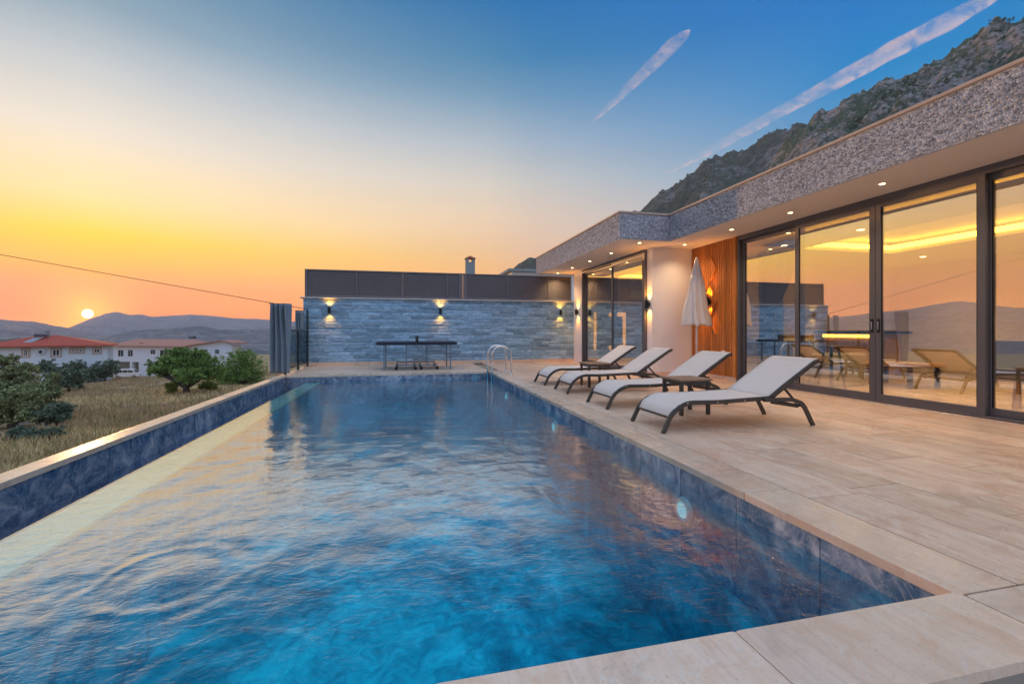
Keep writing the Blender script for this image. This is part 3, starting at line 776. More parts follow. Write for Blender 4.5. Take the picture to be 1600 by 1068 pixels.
# interior ceiling with recessed cove
CZ = 2.62
vp('ceiling', lambda m: (m.box(XW+.12, -2.3, CZ, 7.6, 9.2, CZ+.06), m.box(9.9, -2.3, CZ, 12.3, 9.2, CZ+.06), m.box(7.6, 7.45, CZ, 9.9, 9.2, CZ+.06), m.box(7.6, -2.3, CZ, 9.9, .8, CZ+.06)), M['wallpaint'])
vp('cove_light', lambda m: (m.box(7.60, .8, CZ+.07, 7.63, 7.45, CZ+.16), m.box(9.87, .8, CZ+.07, 9.90, 7.45, CZ+.16), m.box(7.64, 7.42, CZ+.07, 9.86, 7.45, CZ+.16)), M['led'])
vp('ceiling', lambda m: (m.box(XB+.10, 9.42, CZ+.02, 6.3, 14.0, CZ+.08), m.box(6.3, 13.2, CZ+.02, 12.3, 14.0, CZ+.08)), M['wallpaint'])
vp('cove_light', lambda m: (m.box(6.3, 9.5, CZ+.09, 6.34, 13.2, CZ+.17), m.box(6.35, 13.16, CZ+.09, 9.5, 13.2, CZ+.17)), M['led'])
# timber cladding
clad = vp('timber_cladding', lambda m: m.box(XW-.03, 7.74, .08, XW+.14, YC-.001, ZS), M['wood'])
vp('wall_base', lambda m: m.box(XW-.06, 7.76, 0, XW+.14, YC-.003, .08), M['coping'])
U['slat'] = unit('slat', M['wood'], 0)
n = 19
for i in range(n):
    yy = 7.80+(YC-7.82)*(i+.5)/n
    o = piece('slat', U['slat'], (XW-.045, yy, (ZS+.08)/2-.002), (.028, (YC-7.82)/n-.018, ZS-.088), clad)
o = piece('edge_board', U['slat'], (XW-.02, 7.765, (ZS+.08)/2-.002), (.13, .05, ZS-.086), clad)
def diamond(cy, cz, hw, hh, which):
    pts = [(cy, cz+hh), (cy-hw, cz), (cy, cz-hh), (cy+hw, cz)]   # top, near(-y = right in view), bottom, far
    for k in which:
        a, c = pts[k], pts[(k+1) % 4]
        m = MB(); m.bar((XW-.072, a[0], a[1]), (XW-.072, c[0], c[1]), .03, .03, up=(1,0,0)); m.build('diamond_strip', M['wood'], clad)
LY = 8.52
diamond(LY, 1.63, .20, .34, (0,1,2,3)); diamond(LY-.02, 2.33, .16, .26, (0,1)); diamond(LY-.02, .93, .17, .26, (0,))

# glazing: every leaf a sliding door with rails, stiles, pane, handle
def door(Y0, Y1, X, name, handle=None, wst=.075, z0=.04, z1=ZS-.09, off=0.0):
    d = bpy.data.objects.new(name, None); C.objects.link(d); d.parent = villa; d.location = Vector((X+off, (Y0+Y1)/2, 0))-wloc(villa)
    m = MB(); x0, x1 = X+off-.03, X+off+.03
    m.box(x0, Y0, z0, x1, Y0+wst, z1); m.box(x0, Y1-wst, z0, x1, Y1, z1)
    m.box(x0, Y0+wst, z0, x1, Y1-wst, z0+.09); m.box(x0, Y0+wst, z1-.07, x1, Y1-wst, z1)
    m.build('sash', M['frame'], d, bevel=.003)
    m = MB(); m.box(X+off-.014, Y0+wst, z0+.09, X+off-.008, Y1-wst, z1-.07); m.build('pane', M['glass'], d)
    m = MB(); g = .012
    for (a, b_, c, e) in ((Y0+wst, z0+.09, Y0+wst+g, z1-.07), (Y1-wst-g, z0+.09, Y1-wst, z1-.07)):
        m.box(X+off-.020, a, b_, X+off-.0145, c, e)
    m.build('gasket', M['gasket'], d)
    if handle:
        m = MB(); m.box(x0-.006, handle-.022, .98, x0, handle+.022, 1.17); m.build('handle_plate', M['black'], d, bevel=.003)
        m = MB(); m.box(x0-.012, handle-.008, 1.02, x0-.006, handle+.008, 1.13); m.build('handle', M['chrome'], d)
    return d
def framing(y0, y1, X, name):
    f = MB(); f.box(X-.06, y0, .013, X+.10, y1, .04); f.box(X-.06, y0, ZS-.09, X+.10, y1, ZS-.001)
    f.box(X-.06, y0, .04, X+.10, y0+.05, ZS-.09); f.box(X-.06, y1-.05, .04, X+.10, y1, ZS-.09)
    return f.build(name, M['frame'], villa, bevel=.003)
framing(-.2, 7.72, XW, 'door_frame')
door(6.28, 7.67, XW, 'sliding_door', off=.045)
door(5.02, 6.36, XW, 'sliding_door', handle=5.06, off=-.025)
door(3.78, 5.02-.006, XW, 'sliding_door', handle=4.97, off=-.025)
door(2.42, 3.84, XW, 'sliding_door', off=.045)
door(1.10, 2.48, XW, 'sliding_door', off=-.025)
door(-.15, 1.16, XW, 'sliding_door', off=.045)
vp('wall', lambda m: m.box(XW, -2.3, -.3, XW+.2, -.21, ZS), M['stucco'])
framing(9.43, 13.21, XB, 'door_frame')
door(11.07, 13.16, XB, 'sliding_door', off=.045); door(9.48, 11.15, XB, 'sliding_door', off=-.025)

# ================================================================ LAMPS
def spot(parent, loc, direction, power, cone, name='lamp_light', size=.02, blend=.6, col=(1,.36,.035)):
    l = bpy.data.lights.new(name, 'SPOT'); l.energy = power; l.spot_size = cone; l.spot_blend = blend; l.color = col; l.shadow_soft_size = size
    o = bpy.data.objects.new(name, l); C.objects.link(o); o.parent = parent; o.location = Vector(loc)-wloc(parent)
    o.rotation_euler = Vector(direction).to_track_quat('-Z', 'Y').to_euler(); return o
def sconce(p, nrm, lab, power=9.0, h=.17):
    p = Vector(p); n = Vector(nrm); t = thing('wall_sconce', lab, 'wall lamp', p, 'up and down wall sconces')
    q = p+n*.07
    m = MB(); m.tube([q+Vector((0,0,-h/2)), q+Vector((0,0,h/2))], .042, 16, cap=False); m.tube([q+Vector((0,0,-.03)), q+Vector((0,0,.03))], .04, 12); m.build('body', M['black'], t, smooth=False)
    m = MB(); m.bar(p+n*.002, q-n*.036, .05, .09, up=(0,0,1)); m.build('bracket', M['black'], t)
    for s in (1, -1):
        m = MB(); m.lathe(q+Vector((0,0,s*(h/2-.03)-.003)), [(.036,0),(.036,.006)], 12); m.build('lens', M['bulb'], t)
        spot(t, q+Vector((0,0,s*(h/2+.005)))+n*.0, (-n.x*.22, -n.y*.22, s), power*(1.0 if s > 0 else .8), R(105), blend=1.0)
    return t
sconce((wx_at(515, 14.05), 14.045, 1.60), (0,-1,0), 'black wall lamp at the left end of the stone wall', 10)
sconce((wx_at(688, 14.05), 14.045, 1.60), (0,-1,0), 'black wall lamp at the middle of the stone wall, above the table tennis table', 10)
sconce((wx_at(875, 14.05), 14.045, 1.60), (0,-1,0), 'black wall lamp on the stone wall just left of the villa', 10)
sconce((XB-.001, 13.65, 1.60), (-1,0,0), 'black wall lamp on the narrow white pillar left of the far glass doors', 16)
sconce((XB-.001, 9.30, 1.60), (-1,0,0), 'black wall lamp on the white wall end right of the far glass doors', 16)
sconce((XW-.065, LY, 1.63), (-1,0,0), 'black wall lamp inside the wooden diamond on the timber cladding', 16)
dl = [(5.9, 3.1, 'over the last glass door at the right edge'), (5.9, 4.54, 'just right of the pair of door handles'), (5.93, 5.98, 'above the second main glass door from the timber'), (5.86, 7.22, 'above the first main glass door beside the timber'), (5.9, 8.72, 'above the closed umbrella'),
      (4.84, 8.75, 'nearest the outer corner of the far roof wing'), (4.82, 10.06, 'second from the outer corner of the far roof wing'), (4.82, 11.35, 'middle one in the far roof wing'), (4.82, 12.66, 'fourth along the far roof wing'), (4.82, 13.95, 'last one by the stone wall'), (5.9, 1.7, 'over the fifth glass door'), (5.9, .3, 'over the glass door nearest the camera')]
for x, y, wh in dl:
    t = thing('recessed_downlight', 'small warm recessed soffit light '+wh, 'ceiling light', (x, y, ZS), 'recessed soffit lights')
    m = MB(); m.lathe((x, y, ZS-.006), [(.034,0),(.05,0),(.05,.0055)], 20); m.build('trim_ring', M['plastic'], t)
    m = MB(); m.lathe((x, y, ZS-.009), [(.0,0),(.032,0.001),(.033,.008)], 16); m.build('lens', M['bulb'], t)
    spot(t, (x, y, ZS-.015), (0,0,-1), 30, R(130), col=(1,.66,.34), blend=1.0)

# ================================================================ LOUNGERS
def bez(pts, n=5):
    """round the corners of a polyline (list of 3D) a little"""
    pts = [Vector(p) for p in pts]; out = [pts[0]]
    for i in range(1, len(pts)-1):
        p, a, b_ = pts[i], pts[i-1], pts[i+1]
        r = min(.10, (p-a).length*.45, (p-b_).length*.45)
        q0 = p+(a-p).normalized()*r; q1 = p+(b_-p).normalized()*r
        for k in range(n+1):
            t = k/n; out.append(q0*(1-t)**2+p*2*t*(1-t)+q1*t*t)
    out.append(pts[-1]); return out
PR = [(-.02,-.015),(.02,-.015),(.02,.015),(-.02,.015)]
PR = [(-.013,-.02),(.013,-.02),(.013,.02),(-.013,.02)]
def make_lounger():
    t = thing('sun_lounger', 'x', 'sun lounger', (0,0,0), 'sun loungers in a row by the pool')
    for s in (-1, 1):
        y = s*.31
        m = MB(); m.sweep(bez([(0,y,0),(.10,y,.20),(.26,y,.292),(.60,y,.285),(1.26,y,.305)]), PR); m.build('side_rail', M['alu'], t)
        m = MB(); m.sweep(bez([(1.24,y,.30),(1.45,y,.44),(1.80,y,.665),(1.86,y,.685)]), PR); m.build('back_rail', M['alu'], t)
        yo = s*.335
        m = MB(); m.sweep(bez([(1.14,yo,.292),(1.50,yo,.285),(1.63,yo,.235),(1.76,yo,0)]), PR); m.build('leg', M['alu'], t)
        m = MB(); m.sweep([(1.42,y*.92,.42),(1.60,y*.92,.235)], [(-.006,-.012),(.006,-.012),(.006,.012),(-.006,.012)]); m.build('support_strut', M['alu'], t)
        m = MB(); m.sweep([(1.26,yo*.9,.255),(1.60,yo*.9,.20)], [(-.006,-.012),(.006,-.012),(.006,.012),(-.006,.012)]); m.build('ratchet_bar', M['alu'], t)
        m = MB()
        for bx, bz_ in ((.26,.29),(.60,.287),(.92,.294),(1.16,.30),(1.25,.303)): m.tube([(bx, s*.323, bz_), (bx, s*.331, bz_)], .007, 8)
        m.build('bolt', M['chrome'], t)
    m = MB(); m.bar((.075,-.30,.150),(.075,.30,.150),.022,.022); m.build('front_bar', M['alu'], t)
    m = MB(); m.bar((1.60,-.33,.215),(1.60,.33,.215),.022,.022); m.build('rear_bar', M['alu'], t)
    m = MB(); m.bar((1.25,-.30,.285),(1.25,.30,.285),.022,.022); m.build('hinge_bar', M['alu'], t)
    m = MB(); m.bar((1.855,-.31,.682),(1.855,.31,.682),.024,.034); m.build('head_bar', M['alu'], t)
    def sheet(path, sag):
        path = bez(path, 6); ny = 10; V_, F_ = [], []
        fine = []
        for i in range(len(path)-1):
            k = max(1, int((path[i+1]-path[i]).length/.05))
            for j in range(k): fine.append(path[i].lerp(path[i+1], j/k))
        fine.append(path[-1])
        L = len(fine)
        for lay in (0, 1):
            for i, p in enumerate(fine):
                for j in range(ny+1):
                    v = -1+2*j/ny; V_.append((p.x, v*.305, p.z-sag*(1-v*v)*min(1, 4*min(i, L-1-i)/L)-lay*.004))
        q = (ny+1)*L
        for i in range(L-1):
            for j in range(ny):
                a = i*(ny+1)+j; F_.append((a, a+ny+1, a+ny+2, a+1)); F_.append((q+a, q+a+1, q+a+ny+2, q+a+ny+1))
        for i in range(L-1):
            for j in (0, ny): a = i*(ny+1)+j; F_.append((a, q+a, q+a+ny+1, a+ny+1) if j == 0 else (a, a+ny+1, q+a+ny+1, q+a))
        for j in range(ny):
            F_.append((j, j+1, q+j+1, q+j)); a = (L-1)*(ny+1)+j; F_.append((a, q+a, q+a+1, a+1))
        return np_mesh('sling_seat' if sag < .02 else 'sling_back', V_, F_, M['sling'], t, smooth=True)
    sheet([(.068,0,.150),(.115,0,.232),(.26,0,.314),(.60,0,.307),(1.22,0,.322)], .012)
    sheet([(1.22,0,.323),(1.43,0,.462),(1.80,0,.692),(1.86,0,.708)], .022)
    return t
L0 = make_lounger()
labs = ['grey mesh sun lounger nearest the camera, largest of the row', 'grey mesh sun lounger second from the camera, its head by the timber cladding',
        'grey mesh sun lounger third from the camera, in front of the white wall', 'grey mesh sun lounger farthest from the camera, by the stone wall end']
for i, (x, y) in enumerate([(2.46, 4.30), (2.51, 5.68), (2.52, 7.15), (2.50, 8.31)]):
    o = L0 if i == 0 else copy_tree(L0)
    o.location = (x, y, 0); o.rotation_euler = (0, 0, R([0, .6, -.5, .8][i])); o['label'] = labs[i]
def make_side_table(x, y, lab):
    t = thing('side_table', lab, 'side table', (x, y, 0), 'low side tables between the loungers')
    m = MB(); m.box(x-.22, y-.22, .405, x+.22, y+.22, .43); m.build('table_top', M['tabletop'], t, bevel=.006)
    for sx in (-1, 1):
        for sy in (-1, 1):
            m = MB(); m.box(x+sx*.18-.02, y+sy*.18-.02, 0, x+sx*.18+.02, y+sy*.18+.02, .404); m.build('leg', M['alu'], t, bevel=.003)
    for sx in (-1, 1):
        m = MB(); m.box(x+sx*.18-.012, y-.158, .365, x+sx*.18+.012, y+.158, .403); m.build('apron', M['alu'], t)
    for sy in (-1, 1):
        m = MB(); m.box(x-.158, y+sy*.18-.012, .365, x+.158, y+sy*.18+.012, .403); m.build('apron', M['alu'], t)
make_side_table(3.37, 4.96, 'brown topped side table between the two nearest loungers')
make_side_table(3.37, 7.72, 'brown topped side table between the two farthest loungers')

# ================================================================ UMBRELLA
ux, uy = 5.98, 8.42
um = thing('closed_parasol', 'closed white parasol standing in the corner between white wall and timber', 'parasol', (ux, uy, 0))
m = MB(); m.tube([(ux,uy,.05),(ux,uy,2.5)], .021, 12); m.build('pole', M['plastic'], um, smooth=True)
m = MB(); m.lathe((ux,uy,0), [(.26,0),(.26,.04),(.05,.07),(.032,.22)], 24); m.build('base', M['alu'], um)
m = MB(); m.lathe((ux,uy,2.46), [(.03,0),(.035,.03),(.02,.05),(.028,.075),(.0,.10)], 12); m.build('finial', M['plastic'], um, smooth=True)
def canopy(z0, z1, r0, r1, name, seed, hem):
    n, k = 96, 30; V_, F_ = [], []; rr = random.Random(seed); ph = [rr.uniform(-.25,.25) for _ in range(8)]
    for i in range(k+1):
        t = i/k
        for j in range(n):
            th = 2*math.pi*j/n; s = th/(2*math.pi)*8; fr = s-math.floor(s)
            fold = (abs(math.sin(math.pi*fr+ph[int(s) % 8]*t)))**.6
            r = (r0+(r1-r0)*t**.9)*(1-.66*fold*min(1, t*2.5)*(.7+.3*math.sin(int(s)*2.3)))*(1+.06*math.sin(7*t+int(s)))
            z = z1+(z0-z1)*t-hem*t**6*(1-fold)+hem*.6*t**6*math.sin(j*1.1)*.3
            V_.append((ux+r*math.cos(th+.25*t), uy+r*math.sin(th+.25*t)*.85, z))
    for i in range(k):
        for j in range(n): F_.append((i*n+j, i*n+(j+1) % n, (i+1)*n+(j+1) % n, (i+1)*n+j))
    o = np_mesh(name, V_, F_, M['canvas'], um, smooth=True)
    md = o.modifiers.new('thick', 'SOLIDIFY'); md.thickness = .004; return o
canopy(1.14, 2.17, .10, .36, 'canopy', 3, .05); canopy(2.02, 2.50, .03, .165, 'vent_cap', 5, .03)
sb_ = MB(); sb_.box(XW-.10, 8.05, .50, XW-.06, 8.14, .60); sb_ = sb_.build('socket_box', M['plastic'], bevel=.008)
tag(sb_, 'small white outdoor socket box low on the timber cladding', 'socket')

# ================================================================ LADDER
lx, ly_ = 1.62, 11.1
lad = thing('pool_ladder', 'stainless steel pool ladder with curved handrails at the far end of the pool', 'pool ladder', (2.2, 10.67, 0))
for y in (10.40, 10.95):
    p = [(2.44, y, 0), (2.44, y, .44)]
    for k in range(1, 12): a = math.pi*k/12; p.append((2.21+.23*math.cos(a), y, .44+.21*math.sin(a)))
    p += [(1.98, y, .44), (1.975, y, -.95)]
    m = MB(); m.tube(p, .022, 12); m.build('handrail', M['chrome'], lad, smooth=True)
    m = MB(); m.lathe((2.44, y, .0), [(.045,0),(.04,.012),(.026,.02)], 16); m.build('foot_flange', M['chrome'], lad)
for z in (-.35, -.62, -.9):
    m = MB(); m.box(1.93, 10.424, z-.012, 2.01, 10.926, z+.012); m.build('step', M['chrome'], lad, bevel=.004)

# ================================================================ TABLE TENNIS
TX0, TX1, TY0, TY1, TZ = -.70, 1.35, 11.85, 13.15, .72
tt = thing('table_tennis_table', 'dark blue table tennis table on wheeled steel legs before the stone wall', 'table tennis table', ((TX0+TX1)/2, (TY0+TY1)/2, 0))
mid = (TX0+TX1)/2
for a, c in ((TX0, mid-.008), (mid+.008, TX1)):
    m = MB(); m.box(a, TY0, TZ-.03, c, TY1, TZ); m.build('tabletop', M['tt_blue'], tt, bevel=.004)
    m = MB(); m.box(a+.02, TY0+.012, TZ-.075, c-.02, TY0+.03, TZ-.031); m.box(a+.02, TY1-.03, TZ-.075, c-.02, TY1-.012, TZ-.031); m.build('apron', M['tt_blue'], tt)
m = MB(); m.box(mid-.004, TY0-.1, TZ+.002, mid+.004, TY1+.1, TZ+.15); m.build('net', M['tt_blue'], tt)
for yy in (TY0-.1, TY1+.1):
    m = MB(); m.box(mid-.02, yy-.015, TZ-.09, mid+.02, yy+.015, TZ+.155); m.build('net_post', M['black'], tt)
for yy in (TY0+.08, TY1-.08):
    for x in (TX0+.20, TX1-.18):
        m = MB(); m.bar((x, yy, .0), (x, yy, TZ-.076), .035, .035); m.build('leg', M['steel'], tt)
    for x in (TX0+.75, TX0+1.30):
        m = MB(); m.bar((x, yy+.06, .13), (x, yy+.06, TZ-.076), .03, .03); m.build('strut', M['steel'], tt)
    m = MB(); m.bar((TX0+.218, yy+.02, .40), (TX0+.735, yy+.02, .40), .022, .022); m.bar((TX0+1.315, yy+.02, .42), (TX1-.198, yy+.02, .42), .022, .022); m.build('cross_bar', M['steel'], tt)
    m = MB(); m.bar((TX1-.40, yy, TZ-.08), (TX1-.20, yy, .50), .014, .014); m.build('brace', M['steel'], tt)
    m = MB(); m.bar((TX0+.48, yy+.06, .13), (TX1-.50, yy+.06, .13), .03, .03); m.build('base_bar', M['steel'], tt)
    for x in (TX0+.50, mid-.05, mid+.10, TX1-.52):
        m = MB(); m.tube([(x, yy+.045, .045), (x, yy+.075, .045)], .045, 16); m.build('wheel', M['rubber'], tt)
        m = MB(); m.bar((x, yy+.09, .05), (x, yy+.06, .125), .02, .02); m.build('castor_fork', M['steel'], tt)

# ================================================================ RAILING + CURTAINS
rl = thing('railing', 'dark metal railing on the left coping beside the stone wall', 'railing', (-2.68, 12.6, 0))
for yy, top in ((11.45, 1.62), (12.75, 1.0), (13.92, 1.60)):
    m = MB(); m.box(-2.705, yy-.025, 0, -2.655, yy+.025, top); m.build('post', M['rail'], rl, bevel=.003)
m = MB(); m.box(-2.71, 11.476, 1.00, -2.65, 13.894, 1.035); m.build('top_rail', M['rail'], rl)
m = MB(); m.box(-2.695, 11.476, .10, -2.665, 12.72, .13); m.box(-2.695, 12.78, .10, -2.665, 13.89, .13); m.build('bottom_rail', M['rail'], rl)
gp = Mat('railing_glass'); 
_tr = gp.n('ShaderNodeBsdfTransparent', {0: (.45,.55,.6,1)}); _gl = gp.n('ShaderNodeBsdfGlossy', {1: .02}); _mx = gp.n('ShaderNodeMixShader', {0: .25, 1: _tr.outputs[0], 2: _gl.outputs[0]}); gp.t.links.new(_mx.outputs[0], gp.out.inputs[0])
for a, c in ((11.48, 12.72), (12.78, 13.89)):
    m = MB(); m.box(-2.684, a, .131, -2.676, c, .999); m.build('glass_panel', gp.m, rl)
def curtain(name, lab, cat, x0, y0, x1, y1, z0, z1, mat, folds=5, amp=.05, pinch=None, parent=None, seed=1, sway=0.0, group=None, thing_=True):
    nx, nz = folds*12, 22; V_, F_ = [], []; d = Vector((x1-x0, y1-y0, 0)); L = d.length; d.normalize(); n = Vector((-d.y, d.x, 0)); rr = random.Random(seed); ph = rr.uniform(0, 6)
    for i in range(nz+1):
        t = i/nz; z = z1+(z0-z1)*t
        k = 1.0; off = 0
        if pinch: pk, pc, pt = pinch; g = math.exp(-((t-pt)/.22)**2); k = 1-(1-pk)*g; off = pc*g*L
        for j in range(nx+1):
            s = j/nx; q = (s-.5)*L*k+.5*L+off+sway*t*t
            a_ = amp*(.75+.35*math.sin(3*t+ph))*math.sin(s*folds*2*math.pi+ph+.7*math.sin(2.5*t+s*3))+.3*amp*math.sin(s*folds*5+4*t)
            p = Vector((x0, y0, 0))+d*q+n*a_; V_.append((p.x, p.y, z+.006*math.sin(s*30)*(t == 1)))
    for i in range(nz):
        for j in range(nx): F_.append((i*(nx+1)+j, i*(nx+1)+j+1, (i+1)*(nx+1)+j+1, (i+1)*(nx+1)+j))
    o = np_mesh(name, V_, F_, mat, parent, smooth=True)
    md = o.modifiers.new('thick', 'SOLIDIFY'); md.thickness = .004
    if lab: tag(o, lab, cat, group)
    return o
curtain('outdoor_curtain', 'grey cloth curtain bunched round the near railing post at the pool edge', 'curtain', -3.00, 11.40, -2.56, 11.32, .04, 1.63, M['drape'], 4, .085, seed=3, group='grey outdoor curtains')
curtain('outdoor_curtain', 'narrow grey cloth curtain tied beside the far railing post at the stone wall', 'curtain', -2.98, 13.80, -2.76, 13.72, .14, 1.56, M['drape'], 3, .05, pinch=(.7, 0, .5), seed=8, group='grey outdoor curtains')
m = MB(); m.bar((-3.0, 11.36, 1.625), (-2.6, 11.36, 1.625), .02, .02); m.bar((-2.98, 13.78, 1.57), (-2.72, 13.78, 1.57), .02, .02); m.build('curtain_rod', M['rail'], rl)

# ================================================================ OVERHEAD WIRE
pole_p = W(-900, 250, 26); pole_p.z = 0
e0 = W(0, 390, 22); d_ = None
a0 = Vector((-2.68, 14.02, 1.62)); a1 = W(-2600, -101, 15)
pts = []
for i in range(31):
    t = i/30; p = a0.lerp(a1, t); p.z -= .22*4*t*(1-t); pts.append(p)
wo = MB(); wo.tube(pts, .009, 6); wo = wo.build('overhead_cable', M['black']); tag(wo, 'thin black overhead cable sagging across the left sky', 'cable')
up = thing('utility_pole', 'wooden utility pole carrying the overhead cable left of the field', 'utility pole', (a1.x, a1.y, gz(a1.x, a1.y)))
m = MB(); m.tube([(a1.x, a1.y, gz(a1.x, a1.y)-.3), (a1.x, a1.y, a1.z+.4)], [.14, .09], 12); m.build('mast', M['bark'], up)
m = MB(); m.bar((a1.x-.8, a1.y, a1.z+.02), (a1.x+.8, a1.y, a1.z+.02), .09, .09); m.build('crossarm', M['bark'], up)

# ================================================================ CHIMNEY AND ROOF BEHIND THE WALL
cp = W(734.5, 430, 22)
ch = thing('chimney', 'grey plastered chimney with terracotta cap rising behind the louvre fence', 'chimney', (cp.x, cp.y, 2.0))
s_ = .21; zt = W(734, 407, 22).z; zb = -.5
m = MB(); m.box(cp.x-s_, cp.y-s_, zb, cp.x+s_, cp.y+s_, zt-.10); m.build('shaft', M['concrete'], ch, bevel=.01)
m = MB(); m.box(cp.x-s_, cp.y-s_, zt-.10, cp.x-s_+.12, cp.y+s_, zt+.08); m.box(cp.x+s_-.12, cp.y-s_, zt-.10, cp.x+s_, cp.y+s_, zt+.08); m.build('vent_pier', M['concrete'], ch)
m = MB(); m.add([(cp.x-s_-.05,cp.y-s_-.05,zt+.08),(cp.x+s_+.05,cp.y-s_-.05,zt+.08),(cp.x+s_+.05,cp.y+s_+.05,zt+.08),(cp.x-s_-.05,cp.y+s_+.05,zt+.08),(cp.x,cp.y,zt+.24)], [(0,1,4),(1,2,4),(2,3,4),(3,0,4),(3,2,1,0)]); m.build('tiled_cap', M['terracotta'], ch)
q0 = W(800, 428, 26); q1 = W(845, 428, 26)
nb = thing('neighbour_house', 'flat roofed pale blue neighbour house peeking over the louvre fence', 'house', (q0.x, q0.y, -1))
m = MB(); m.box(q0.x, q0.y, -2, q0.x+4.5, q0.y+5, W(800,424,26).z); m.build('wall', M['hwhite'], nb)
zt2 = W(800,424,26).z; m = MB(); m.box(q0.x-.25, q0.y-.25, zt2+.003, q0.x+4.7, q0.y+5.2, zt2+.14); m.build('roof', M['concrete'], nb)
m = MB(); m.box(q0.x+.8, q0.y-.02, zt2-1.6, q0.x+2.2, q0.y+.0-.001, zt2-.5); m.build('window', M['dglass'], nb)

# ================================================================ HOUSES IN THE FIELD
def hx(px, Z): return (px-800)/711.0*Z
def hz_(py, Z): return 1-(py-517)/711.0*Z
class House:
    """local frame: x along the facade to the right, y away, both level; z up from the ground"""
    def __init__(s, name, lab, Z, px, rz, base=None):
        p = W(px, 517, Z); s.p = p; s.rz = R(rz)
        s.base = gz(p.x, p.y) if base is None else base; s.t = thing(name, lab, 'house', (p.x, p.y, s.base)); s.t.rotation_euler = (0, 0, s.rz)
    def at(s, px, py, dep=0.0):
        """where the sight line of a photo pixel meets the facade plane (local x, z)"""
        a = (px-800)/711.0; d = Vector((CP*a+SP, CP-SP*a)); u = Vector((math.cos(s.rz), math.sin(s.rz))); v = Vector((-u.y, u.x))
        P = Vector((s.p.x, s.p.y))+v*dep
        Z = P.dot(v)/d.dot(v); q = d*Z-P
        return q.dot(u), 1-(py-517)/711.0*Z-s.base
    def part(s, name, m, mat, parent=None, **k):
        o = m.build(name, mat, None, **k); o.parent = parent or s.t; return o
    def win(s, x0, y0, x1, y1, dep=0.0, surround=None, panes=2):
        X0, z1 = s.at(x0, y0, dep); X1, z0 = s.at(x1, y1, dep)
        if surround:
            m = MB(); g = .28; m.box(X0-g, dep-.05, z0-g, X0, dep-.003, z1+g); m.box(X1, dep-.05, z0-g, X1+g, dep-.003, z1+g); m.box(X0, dep-.05, z1, X1, dep-.003, z1+g); m.box(X0, dep-.05, z0-g, X1, dep-.003, z0); s.part('window_surround', m, surround)
        m = MB(); f = .09
        m.box(X0, dep-.045, z0, X0+f, dep-.004, z1); m.box(X1-f, dep-.045, z0, X1, dep-.004, z1); m.box(X0+f, dep-.045, z0, X1-f, dep-.004, z0+f); m.box(X0+f, dep-.045, z1-f, X1-f, dep-.004, z1)
        for k in range(1, panes): xm = X0+(X1-X0)*k/panes; m.box(xm-.04, dep-.045, z0+f, xm+.04, dep-.004, z1-f)
        w_ = s.part('window', m, M['plastic'])
        m = MB(); m.box(X0+f, dep-.02, z0+f, X1-f, dep-.002, z1-f); g_ = m.build('pane', M['dglass']); g_.parent = w_
def solar(H, x0, x1, zb_, zt_, sh, n=3):
    for k in range(n):
        a = x0+(x1-x0)*k/n+.08; c = x0+(x1-x0)*(k+1)/n-.08
        m = MB(); m.hexa([(a,.6,zb_-.1),(c,.6,zb_-.1),(c+sh,3.2,zt_-.1),(a+sh,3.2,zt_-.1),(a,.6,zb_),(c,.6,zb_),(c+sh,3.2,zt_),(a+sh,3.2,zt_)]); H.part('solar_panel', m, M['solar'])
    xm = (x0+x1)/2+sh
    m = MB(); m.tube([(xm-.8,3.5,zt_+.35),(xm+.8,3.5,zt_+.35)], .34, 14); H.part('water_tank', m, M['tank'])
    m = MB(); [m.bar((xm+dx,3.5,zt_-1.3),(xm+dx,3.5,zt_+.1),.07) for dx in (-.6,.6)]; H.part('tank_stand', m, M['tank'])
def hip(l, r_, y0, y1, ze, zr, rl_, rr_, ym, t=.18):
    m = MB(); v = [(l,y0,ze),(r_,y0,ze),(r_,y1,ze),(l,y1,ze),(rl_,ym,zr),(rr_,ym,zr),(l,y0,ze-t),(r_,y0,ze-t),(r_,y1,ze-t),(l,y1,ze-t)]
    m.add(v, [(0,1,5,4),(1,2,5),(2,3,4,5),(3,0,4),(6,7,1,0),(7,8,2,1),(8,9,3,2),(9,6,0,3),(9,8,7,6)]); return m
H1 = House('white_house', 'white house with red hipped roof and solar water heater', 78.0, 100, 24)
l = H1.at(-30, 541)[0]; r_ = H1.at(168, 541)[0]; ze = H1.at(100, 541)[1]
m = MB(); m.box(l, 0, -1.5, r_, 11, ze); H1.part('wall', m, M['hwhite'])
ym = 5.5; xr_, zr = H1.at(92, 523.5, ym)
H1.part('roof', hip(l-.9, r_+.8, -1.0, 12, ze+.19, zr, l+6, xr_, ym), M['redroof'])
for wdw, sur in (((37,545.5,44,556), M['hbeige']), ((82,545.5,93.5,555.5), M['hbeige']), ((111,545,117,550), M['hbeige']), ((124,544.5,130,550), M['hbeige']), ((147,544.5,156,551), M['hbeige']), ((30,575,38,584), None), ((120,573,130,582), None)):
    H1.win(*wdw, surround=sur, panes=2)
(a, z1_), (c, z0_) = H1.at(61, 546.5), H1.at(70, 552)
m = MB(); m.box(a, -.42, z0_, c, -.003, z1_); ac = H1.part('air_conditioner', m, M['plastic'])
m = MB(); m.tube([((a+c)/2-.1, -.43, (z0_+z1_)/2), ((a+c)/2-.1, -.421, (z0_+z1_)/2)], .25, 16); fo = m.build('fan_grille', M['rubber']); fo.parent = ac
sx0 = H1.at(29, 537, .6); sx1 = H1.at(44, 537, .6)
solar(H1, sx0[0], sx1[0], sx0[1], H1.at(50, 526, 3.2)[1], 1.6, 3)
